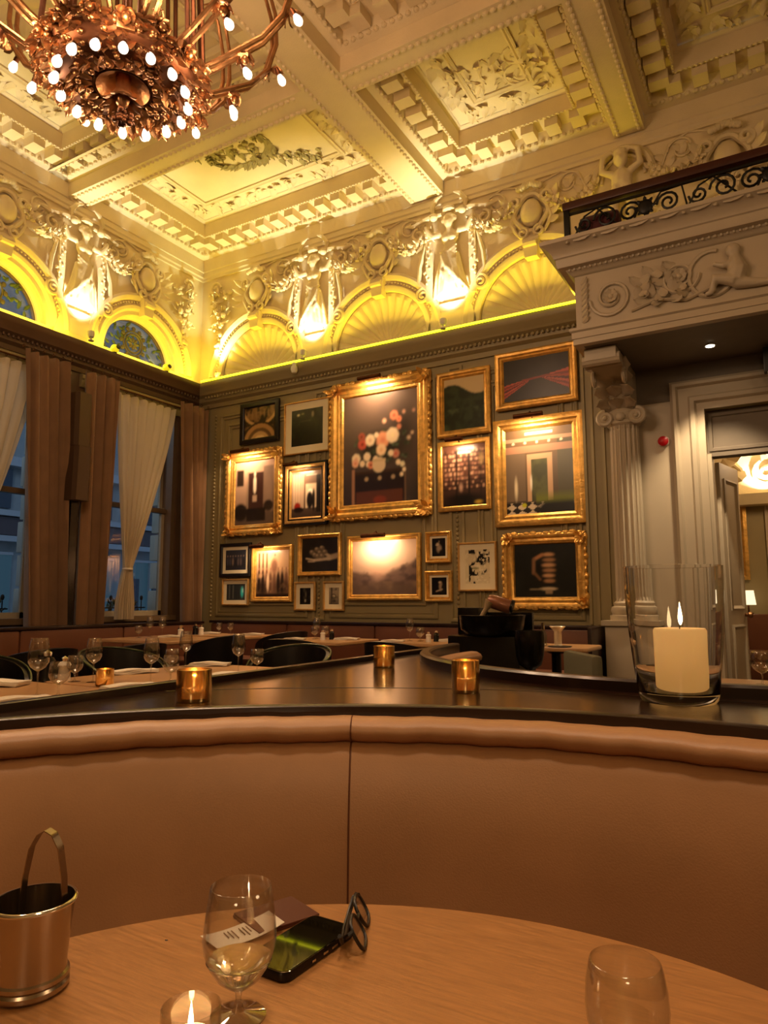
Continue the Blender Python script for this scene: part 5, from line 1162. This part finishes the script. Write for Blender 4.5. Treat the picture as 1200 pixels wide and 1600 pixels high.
for sx in (-1, 1):
    for sy in (-1, 1): MB().tube([(sx*.23, sy*.22, .27), (sx*.24, sy*.23, 0)], [.02, .014], 8).build('leg', BLACK, gc)
# table settings
FW = [(.0035, .10), (.014, .104), (.030, .116), (.041, .136), (.0435, .155), (.042, .18), (.037, .215), (.033, .235)]
FG = [(.0035, .045), (.016, .05), (.032, .062), (.042, .08), (.0435, .095), (.041, .12), (.037, .14)]
WG = 'wine glasses on the laid tables'
def wine(x, y, z, label, s=1.0): return glass('wine_glass', label, 'glass', (x, y, z), [(r*s, h*s) for r, h in FW], (.0035, .006, .10*s), .034, WG)
def goblet(x, y, z, label, s=1.0): return glass('water_goblet', label, 'glass', (x, y, z), [(r*s, h*s) for r, h in FG], (.0045, .006, .045*s), .033, WG)
wine(-3.069, 2.075, TA, 'tall wine glass nearest on the left, in front of the salt and pepper mills', 1.12)
goblet(-2.981, 2.124, TA, 'round water goblet nearest on the left, beside the tall wine glass', 1.1)
goblet(-3.428, 2.536, TA, 'water goblet second from left, behind the nearest pair of glasses')
wine(-3.312, 2.565, TA, 'wine glass just left of the gold candle on the pale table')
wine(-3.015, 2.697, TA, 'wine glass right of the gold candle on the pale table')
goblet(-2.975, 2.800, TA, 'water goblet overlapping the wine glass right of the gold candle')
goblet(-3.364, 3.172, TA, 'water goblet behind, between two wine glasses above the big gold votive')
wine(-3.545, 3.463, TA, 'wine glass at the far edge of the pale table above the big gold votive')
wine(-2.975, 3.343, TA, 'wine glass near the right end of the pale table')
goblet(-2.900, 3.430, TA, 'water goblet at the right end of the pale table, rightmost there')
goblet(-6.60, 5.70, TF, 'small goblet on the window table, leftmost of its three'); wine(-6.70, 5.95, TF, 'wine glass on the window table, middle of its three'); wine(-6.52, 5.98, TF, 'wine glass on the window table, rightmost of its three')
goblet(-6.50, 6.92, TF, 'goblet on the far corner table, left of two'); goblet(-6.32, 6.94, TF, 'goblet on the far corner table, right of two')
for k, (x, y) in enumerate(((-4.66, 6.52), (-4.60, 6.40), (-4.54, 6.52), (-3.52, 6.60), (-3.44, 6.70), (-3.38, 6.56))):
    (wine if k % 3 == 0 else goblet)(x, y, TF, 'clear glass in the cluster on the picture wall table, %s' % ('tall one of the left table', 'front one of the left table', 'right one of the left table', 'tall one of the right table', 'back one of the right table', 'front one of the right table')[k])
goblet(-.17, 4.20, TA, 'round goblet right of the hurricane on the next booth table, nearer', 1.25); goblet(-.07, 4.28, TA, 'round goblet at the right frame edge on the next booth table', 1.0)
votive((-3.133, 2.498, TA), .045, .085, 'gold glass votive candle standing on the pale table among glasses', 'gold', 'gold votive candles', 2.6)
def napkin(x, y, z, rz, label, s=1.0):
    t = bpy.data.objects.get('napkin'); m = MB()
    if t is None:
        for k in range(3):
            R = []
            for i in range(9):
                u = i/8-.5; zz = .007*k+.004*math.sin(7*u+k)
                R.append([(u*.26+.004*k, -.06+.004*k, zz), (u*.26+.004*k, .06-.003*k, zz+.001), (u*.26+.004*k, .06-.003*k, zz+.006), (u*.26+.004*k, -.06+.004*k, zz+.007)])
            m.rings(R, True, True)
        t = m.build('napkin', NAPKIN, None, 50)
    else: t = t.copy(); link(t)
    t.location = (x, y, z+.004); t.rotation_euler = (0, 0, rz); t.scale = (s, s, s); return tag(t, label, 'napkin', 'folded napkins')
napkin(-3.62, 2.20, TA, .5, 'folded white napkin at the left frame edge beyond the wine glass', 1.2)
napkin(-3.50, 3.00, TA, 1.2, 'folded white napkin behind the gold candle on the pale table', 1.0)
napkin(-3.46, 3.60, TA, .5, 'folded white napkin at the far end of the pale table', 1.0)
napkin(-2.86, 3.14, TA, 1.3, 'folded white napkin lying flat behind the big gold votive', 1.0)
napkin(-2.90, 2.46, TA, 1.3, 'folded white napkin below the gold candle at the ledge rim', 1.0)
napkin(-2.92, 1.88, TA, 1.3, 'folded white napkin at the lower left corner by the rim', 1.0)
napkin(-6.35, 5.95, TF, .6, 'folded napkin on the window table', 1.0); napkin(-6.55, 6.80, TF, .6, 'folded napkin on the far corner table, left', 1.0); napkin(-5.85, 6.82, TF, .4, 'folded napkin on the far corner table, right', 1.0)
napkin(-4.72, 6.20, TF, .3, 'folded napkin on the left picture wall table, left side', .9); napkin(-4.22, 6.46, TF, .3, 'folded napkin on the left picture wall table, right side', 1.0)
napkin(-3.58, 6.34, TF, .3, 'folded napkin on the right picture wall table, left side', .9); napkin(-3.10, 6.70, TF, .3, 'folded napkin on the right picture wall table, right side', 1.0)
napkin(-2.12, 6.42, TF, .1, 'folded napkin on the side table beside the silver stand', .8)
def mill(x, y, z, label, dark=True, s=1.0):
    t = thing('pepper_mill' if dark else 'salt_shaker', label, 'shaker', (x, y, z), 0, 'salt and pepper')
    MB().lathe([(0, 0), (.024*s, 0), (.022*s, .02), (.020*s, .05*s), (.024*s, .055*s), (.018*s, .065*s), (0, .07*s)], 16, cap=False).build('body', BLACK if dark else WHITE, t, 40)
    MB().lathe([(0, .068*s), (.012*s, .07*s), (.014*s, .08*s), (0, .088*s)], 12, cap=False).build('cap', CHROME, t, 40)
mill(-3.62, 2.50, TA, 'dark pepper mill behind the tall wine glass at left', True, 1.9); mill(-3.55, 2.56, TA, 'white salt shaker behind the tall wine glass at left', False, 1.5)
mill(-6.30, 6.06, TF, 'white salt shaker on the window table', False, 1.4); mill(-6.36, 6.12, TF, 'dark pepper mill on the window table', True, 1.6)
mill(-6.60, 6.60, TF, 'dark pepper mill on the far corner table', True, 1.6); mill(-6.52, 6.62, TF, 'white salt shaker on the far corner table', False, 1.4)
mill(-4.40, 6.44, TF, 'dark pepper mill on the left picture wall table', True, 1.3); mill(-4.45, 6.34, TF, 'white salt shaker on the left picture wall table', False, 1.2)
mill(-3.22, 6.62, TF, 'dark pepper mill on the right picture wall table', True, 1.3); mill(-3.26, 6.52, TF, 'white salt shaker on the right picture wall table', False, 1.2)
# black bottle stand beyond the next booth
ws = thing('bottle_stand', 'black stand holding a deep black bottle bowl beyond the next booth', 'stand', (-2.14, 5.4, 0))
MB().bbox(-.30, .30, -.18, .22, 0, .93, .015).build('cabinet', BLACK, ws); MB().bbox(-.29, -.10, .0, .22, .93, 1.15, .01).box(-.29, .29, .18, .22, .93, 1.11).build('bottle_rack', BLACK, ws)
MB().lathe([(0, .935), (.20, .935), (.25, .98), (.262, 1.06), (.268, 1.09), (.255, 1.092), (.24, 1.06), (.20, .97), (0, .955)], 36, (.03, -.04, 0), cap=False).build('bowl', BLACK, ws, 40)
bt = thing('wine_bottle', 'bottle with copper-brown label and pale foil neck lying tilted in the black bowl', 'bottle', (-2.03, 5.30, 1.10), math.radians(12))
o = MB().lathe([(0, 0), (.05, 0), (.055, .01), (.055, .16), (.045, .19), (.0, .19)], 24, cap=False).build('label', mat('copper_brown_label', '#8a5a42', .3, metal=.3), bt, 40); o.rotation_euler = (0, -1.25, 0); o.location = (.10, 0, .05)
o = MB().lathe([(.0, 0), (.045, 0), (.03, .04), (.018, .07), (.018, .14), (0, .14)], 20, cap=False).build('neck', mat('pale_foil', '#d8bd92', .3, metal=.5), bt, 40); o.rotation_euler = (0, -2.6, 0); o.location = (-.06, -.02, .10)
o = MB().lathe([(0, 0), (.056, 0), (.056, .02), (0, .02)], 24, cap=False).build('base', BLACK, bt, 40); o.rotation_euler = (0, -1.25, 0); o.location = (.115, 0, .055)
bb = thing('wine_bucket', 'round black glossy bucket beside the black bottle stand', 'bucket', (-1.695, 5.04, .0))
MB().lathe([(.07, .04), (.02, .06), (.02, .70), (.08, .74), (.100, .80), (.110, .93), (.106, .985), (.096, .985), (.09, .80), (0, .77)], 32, cap=False).build('bowl', BLACK, bb, 40); MB().lathe([(0, 0), (.14, 0), (.14, .015), (.07, .04), (0, .05)], 24, cap=False).build('foot', BLACK, bb, 40)
wbt = thing('candle_stand', 'silver stand with white column on the side table right of the black bucket', 'stand', (-1.93, 6.55, TF))
MB().lathe([(0, 0), (.05, 0), (.035, .01), (.035, .13), (.05, .15), (.075, .175), (.07, .18), (0, .17)], 20, cap=False).build('column', mat('pale_silver', '#d8c8ac', .3, metal=.4), wbt, 40)
sb = thing('bottle', 'silver-capped bottle beside the white stand on the side table', 'bottle', (-2.06, 6.52, TF))
MB().lathe([(0, 0), (.032, 0), (.034, .01), (.034, .10), (.014, .15), (.014, .17), (0, .17)], 16, cap=False).build('body', thin_glass('bottle_glass', (.8, .85, .75), (.3, .3, .25), .08), sb, 40); MB().lathe([(0, .15), (.018, .15), (.017, .21), (0, .212)], 14, cap=False).build('cap', CHROME, sb, 40)
mn = thing('menu', 'closed dark menu on the next booth table left of the hurricane', 'menu', (-.62, 4.12, TA), -.1)
MB().bbox(-.14, .14, -.10, .10, 0, .012, .003).build('cover', BLACKFR, mn); MB().box(-.135, .135, -.095, .095, .0125, .0145).build('pages', NAPKIN, mn); MB().bbox(-.14, .14, -.10, .10, .015, .019, .001).build('front_cover', BLACKFR, mn)
pl = thing('menu', 'dark oval tray with a folded paper on the side table by the black bucket', 'tray', (-1.86, 6.36, TF)); MB().lathe([(0, 0), (.10, 0), (.11, .008), (.1, .006), (0, .004)], 24, cap=False).build('tray', BLACKFR, pl)
ac = thing('armchair', 'black armchair with a white napkin over it in the room beyond the doorway', 'chair', (.0, 10.2, 0), math.radians(200))
MB().bbox(-.3, .3, -.28, .28, .34, .46, .03).build('seat', BLACKL, ac); MB().bbox(-.3, -.22, -.28, .28, .4, .88, .03).build('backrest', BLACKL, ac); MB().tube([(-.28, .28, .62), (.2, .3, .62), (.28, .3, .0)], .02, 8).tube([(-.28, -.28, .62), (.2, -.3, .62), (.28, -.3, .0)], .02, 8).build('arm_frame', BLACK, ac); MB().tube([(-.26, .24, .36), (-.3, .26, 0)], .018, 8).tube([(-.26, -.24, .36), (-.3, -.26, 0)], .018, 8).build('leg', BLACK, ac)
tag(MB().prism([(-.14, 0), (.12, .0), (.02, .24)], -.1, .1).build('napkin_fold', NAPKIN, None), 'white cloth folded to a peak on the black armchair beyond the doorway', 'napkin').location = (.0, 10.15, .465)
# ================================================================== CORNICE LIGHTS
YE = emis('yellow_neon', (1.0, .93, .02), 5.0)
ns = thing('light_strip', 'glowing yellow-green light tube running along the cornice above the pictures', 'light strip', (-4.75, 7.545, 4.515))
MB().tube([(-2.84, 0, .008), (2.95, 0, .008)], .016, 8).build('tube', YE, ns); MB().box(-2.84, 2.95, -.012, .04, -.006, -.001).box(-2.84, 2.95, .036, .040, -.005, .028).build('shield_channel', WALLPAINT, ns)  # back lip added to keep the strip's light off the shell bases
for k in range(3): lamp('cornice_strip_light', 'AREA', (-6.7+2.13*k, 7.564, 4.516), 25, YEL, ns, (-6.7+2.13*k, 7.75, 5.3), shape='RECTANGLE', size=1.9, size_y=.015)
ns2 = thing('light_strip', 'yellow light tube lying on top of the window wall cornice below the round windows', 'light strip', (-7.78, 5.0, 4.512))
MB().tube([(0, -5, .010), (0, 2.45, .010)], .010, 6).build('tube', YE, ns2)
for k in range(2): lamp('cornice_strip_light', 'AREA', (-7.66, 6.64-2.13*k, 4.56), 17, YEL, ns2, (-7.86, 6.64-2.13*k, 5.2), shape='RECTANGLE', size=1.7, size_y=.05)
SPOTM = mat('white_spot_housing', '#d9d2bd', .4)
def uplight(x, y, z, tgt, label, power, color, size=1.45):
    t = thing('uplight', label, 'light', (x, y, z), 0, 'cornice uplights')
    MB().lathe([(0, 0), (.035, 0), (.035, .012), (.012, .016), (.012, .045), (0, .05)], 14, cap=False).build('stand', SPOTM, t)
    o = MB().lathe([(0, 0), (.03, 0), (.042, .03), (.045, .075), (.036, .08), (.03, .07), (0, .068)], 18, cap=False).build('lamp_head', SPOTM, t); d = Vector(tgt)-Vector((x, y, z))
    o.location = (0, 0, .05); o.rotation_euler = d.to_track_quat('Z', 'Y').to_euler()
    lamp('uplight_beam', 'SPOT', Vector((x, y, z+.05))+d.normalized()*.085, power, color, t, tgt, spot_size=size, spot_blend=1, shadow_soft_size=.03)
    return t
ZU = 4.51
uplight(-5.635, 7.49, ZU, (-5.635, 7.70, 5.75), 'small uplight below the plaster figure left of the middle shell arch', 190, WHT)
uplight(-3.505, 7.49, ZU, (-3.505, 7.70, 5.75), 'small uplight below the plaster figure right of the middle shell arch', 190, WHT)
uplight(-7.33, 7.63, ZU, (-7.34, 7.45, 6.7), 'small uplight in the room corner on the picture wall cornice', 110, GRN)
uplight(-7.56, 5.575, ZU, (-7.77, 5.575, 5.75), 'small uplight below the plaster figure on the window wall', 190, WHT)
uplight(-7.56, 3.445, ZU, (-7.77, 3.445, 5.75), 'small uplight below the far-left plaster figure on the window wall', 190, WHT)
for (y, lab) in ((6.92, 'round yellow-lit lamp at the right foot of the round window'), (6.02, 'round yellow-lit lamp at the left foot of the round window')):
    t = thing('globe_uplight', lab, 'light', (-7.66, y, 4.51), 0, 'globe uplights')
    MB().ball((0, 0, .06), (.055, .055, .058), 16, 10).build('globe', mat('yellow_globe', '#e8d23a', .4, emit=.8, emitc='#e8d21a') if 'yellow_globe' not in bpy.data.materials else bpy.data.materials['yellow_globe'], t, 60)
    o = MB().lathe([(0, 0), (.032, 0), (.030, .012), (0, .014)], 16, cap=False).build('lens', BLACK, t); o.location = (.052, .01, .075); o.rotation_euler = (0, PI/2-.3, 0)
    MB().lathe([(0, 0), (.03, 0), (.03, .01), (0, .012)], 14, cap=False).build('base', BLACKFR, t)
# two added fill spots near the cornice, no fixtures, brightening the coffers
lamp('coffer_fill_spot', 'SPOT', (-7.42, 7.45, 4.62), 85, (1, .78, .20), None, (-5.9, 6.2, 6.97), spot_size=1.5, spot_blend=1, shadow_soft_size=.1)
lamp('coffer_fill_spot', 'SPOT', (-3.5, 7.47, 4.62), 58, (1, .76, .28), None, (-2.9, 6.4, 6.97), spot_size=1.5, spot_blend=1, shadow_soft_size=.1)
dt = thing('smoke_detector', 'small white sensor dome under the cornice above the black-framed vault picture', 'sensor', (-5.80, 7.52, 4.40))
MB().lathe([(0, .04), (.045, .04), (.05, .0), (.035, -.05), (.0, -.06)], 18, cap=False).build('dome', SPOTM, dt)
MB().lathe([(0, .09), (.03, .09), (.03, .038), (0, .038)], 14, cap=False).build('bracket', SPOTM, dt)
# ================================================================== CHANDELIER
ch = thing('chandelier', 'large copper chandelier with many round bulbs hanging at top left', 'chandelier', (-3.22, 2.50, 4.17))
BULB = emis('lit_bulb_glass', (1, .80, .60), 2.2)
MB().lathe([(0, 2.78), (.03, 2.78), (.03, .5), (.10, .46), (.10, .40), (0, .38)], 16, cap=False).build('stem', BRONZE_D, ch)
MB().lathe([(.165, .02), (.170, .035), (.13, .075), (.07, .105), (.0, .115), (.0, .10), (.07, .088), (.12, .06), (.15, .02)], 40, (0, 0, 0), cap=False).build('bowl', BRONZE, ch, 40)
m = MB().lathe([(.045, .10), (.040, .02), (.055, -.01), (.05, -.04), (.03, -.08), (0, -.10)], 18)
for k in range(10): m.leaf((.03*math.cos(k*.63), .03*math.sin(k*.63), -.0), (math.cos(k*.63)*.5, math.sin(k*.63)*.5, -1), (math.cos(k*.63), math.sin(k*.63), .3), .13, .03, .35, 5)
m.build('drop_finial', BRONZE, ch, 50)
m = MB(); r = random.Random(3)
for k in range(26): m.ball((r.uniform(-.04, .04), r.uniform(-.04, .04), -.12-.07*r.random()), .018, 7, 5)
m.build('berry_cluster', BRONZE_D, ch, 60)
m = MB().lathe([(.17, .03), (.24, .02), (.36, .035), (.41, .07), (.43, .11), (.41, .14), (.36, .13), (.28, .1), (.17, .06)], 48, cap=False)
m.build('basket', BRONZE_D, ch, 40)
m = MB()
for k in range(420):
    a = r.uniform(0, 2*PI); t = r.random()**.8; q = .18+.27*min(1, t*1.25); z = .03+.09*t*t+.02*t; d = (math.cos(a+r.uniform(-.8, .8)), math.sin(a+r.uniform(-.8, .8)), r.uniform(-.5, .6))
    m.leaf((q*math.cos(a), q*math.sin(a), z-.01), d, (0, 0, -1), r.uniform(.05, .09), .022, .6, 4, .4)
    if k % 2: m.ball((q*math.cos(a+.1), q*math.sin(a+.1), z-.02), (.020, .020, .016), 6, 4)
for k in range(24):
    a = 2*PI*k/24; m.leaf((.17*math.cos(a), .17*math.sin(a), .02), (math.cos(a), math.sin(a), -.25), (0, 0, -1), .10, .028, -.4, 4)
m.build('foliage', BRONZE, ch, 50)
for k in range(16):
    a = 2*PI*k/16+.12; q = .45; m = MB()
    for j in range(6): b = j*PI/3; m.leaf((0, 0, 0), (.4, math.cos(b), math.sin(b)), (1, 0, 0), .075, .03, .5, 4)
    m.ball((.03, 0, 0), .025, 8, 5); m.box(-.03, .01, -.045, .045, -.05, .05)
    if k == 0: ros = m.build('floral_boss', BRONZE, ch, 50); o = ros
    else: o = inst(ros, 'floral_boss', None, ch)
    o.matrix_local = TR(q*math.cos(a), q*math.sin(a), 0.10+.03*(k % 2), a, 0, .35)
def bulb(x, y, z, dz=-1, dx=0, dy=0):
    global _b
    if 'light_bulb' not in bpy.data.objects:
        o = MB().lathe([(0, -.064), (.015, -.060), (.025, -.046), (.028, -.032), (.024, -.014), (.016, .004), (.013, .012), (0, .012)], 14, cap=False).build('light_bulb', BULB, ch, 70)
        MB().lathe([(0, .055), (.012, .055), (.017, .03), (.017, .008), (0, .006)], 12, cap=False).build('lamp_holder', BRONZE_D, o, 40); _b = o
    else:
        o = _b.copy(); link(o, ch); c = _b.children[0].copy(); link(c, o)
    d = Vector((dx, dy, dz)); o.matrix_local = Matrix.Translation((x, y, z)) @ (-d).to_track_quat('Z', 'Y').to_matrix().to_4x4()
for k in range(16):
    a = 2*PI*k/16+.1; bulb(.36*math.cos(a), .36*math.sin(a), .02, -1, .35*math.cos(a), .35*math.sin(a))
for k in range(12):
    a = math.radians(7+30*k); ca, sa = math.cos(a), math.sin(a)
    for off in (-.028, .028):
        P_ = [(.38, .12), (.52, .20), (.66, .30), (.80, .40), (.92, .56), (.98, .78), (.97, 1.0), (.90, 1.2), (.80, 1.26), (.74, 1.2)]
        MB().tube([(q*ca-off*sa, q*sa+off*ca, z+abs(off)*.8) for q, z in P_], [.016]*6+[.014, .012, .010, .006], 7).build('arm', BRONZE, ch, 50)
    m = MB()
    for j in range(7): b = r.uniform(0, 6.28); m.leaf((.70*ca, .70*sa, .33), (math.cos(b), math.sin(b), -.5), (0, 0, -1), .09, .025, .4, 4)
    m.tube([(.66*ca, .66*sa, .32), (.72*ca, .72*sa, .31)], .022, 7); m.ball((.70*ca, .70*sa, .28), (.025, .025, .03), 8, 5)
    for j in range(6): b = r.uniform(0, 6.28); m.leaf((.96*ca, .96*sa, .62), (math.cos(b), math.sin(b), -.3), (ca, sa, 0), .09, .025, .4, 4)
    m.build('arm_leaves', BRONZE, ch, 50)
    bulb(.70*ca-.04*sa, .70*sa+.04*ca, .25, -1, .5*ca, .5*sa); bulb(1.0*ca+.05*sa, 1.0*sa-.05*ca, .56, -1, .6*ca, .6*sa)
for k in range(8):
    a = 2*PI*k/8+.2
    for off in (-.03, .03): MB().tube([(.46*math.cos(a)-off*math.sin(a), .46*math.sin(a)+off*math.cos(a), .12), (.40*math.cos(a)-off*math.sin(a), .40*math.sin(a)+off*math.cos(a), 1.3), (.12*math.cos(a), .12*math.sin(a), 2.0)], .014, 6).build('suspension_rod', BRONZE_D, ch)
for k in range(6):
    a = 2*PI*k/6+.3; lamp('chandelier_light', 'POINT', (ch.location.x+.62*math.cos(a), ch.location.y+.62*math.sin(a), ch.location.z-.05), 27, PINK, ch, shadow_soft_size=.12)
for k in range(3):
    a = 2*PI*k/3; lamp('chandelier_light', 'POINT', (ch.location.x+.75*math.cos(a), ch.location.y+.75*math.sin(a), ch.location.z+.8), 34, (1, .60, .36), ch, shadow_soft_size=.12)
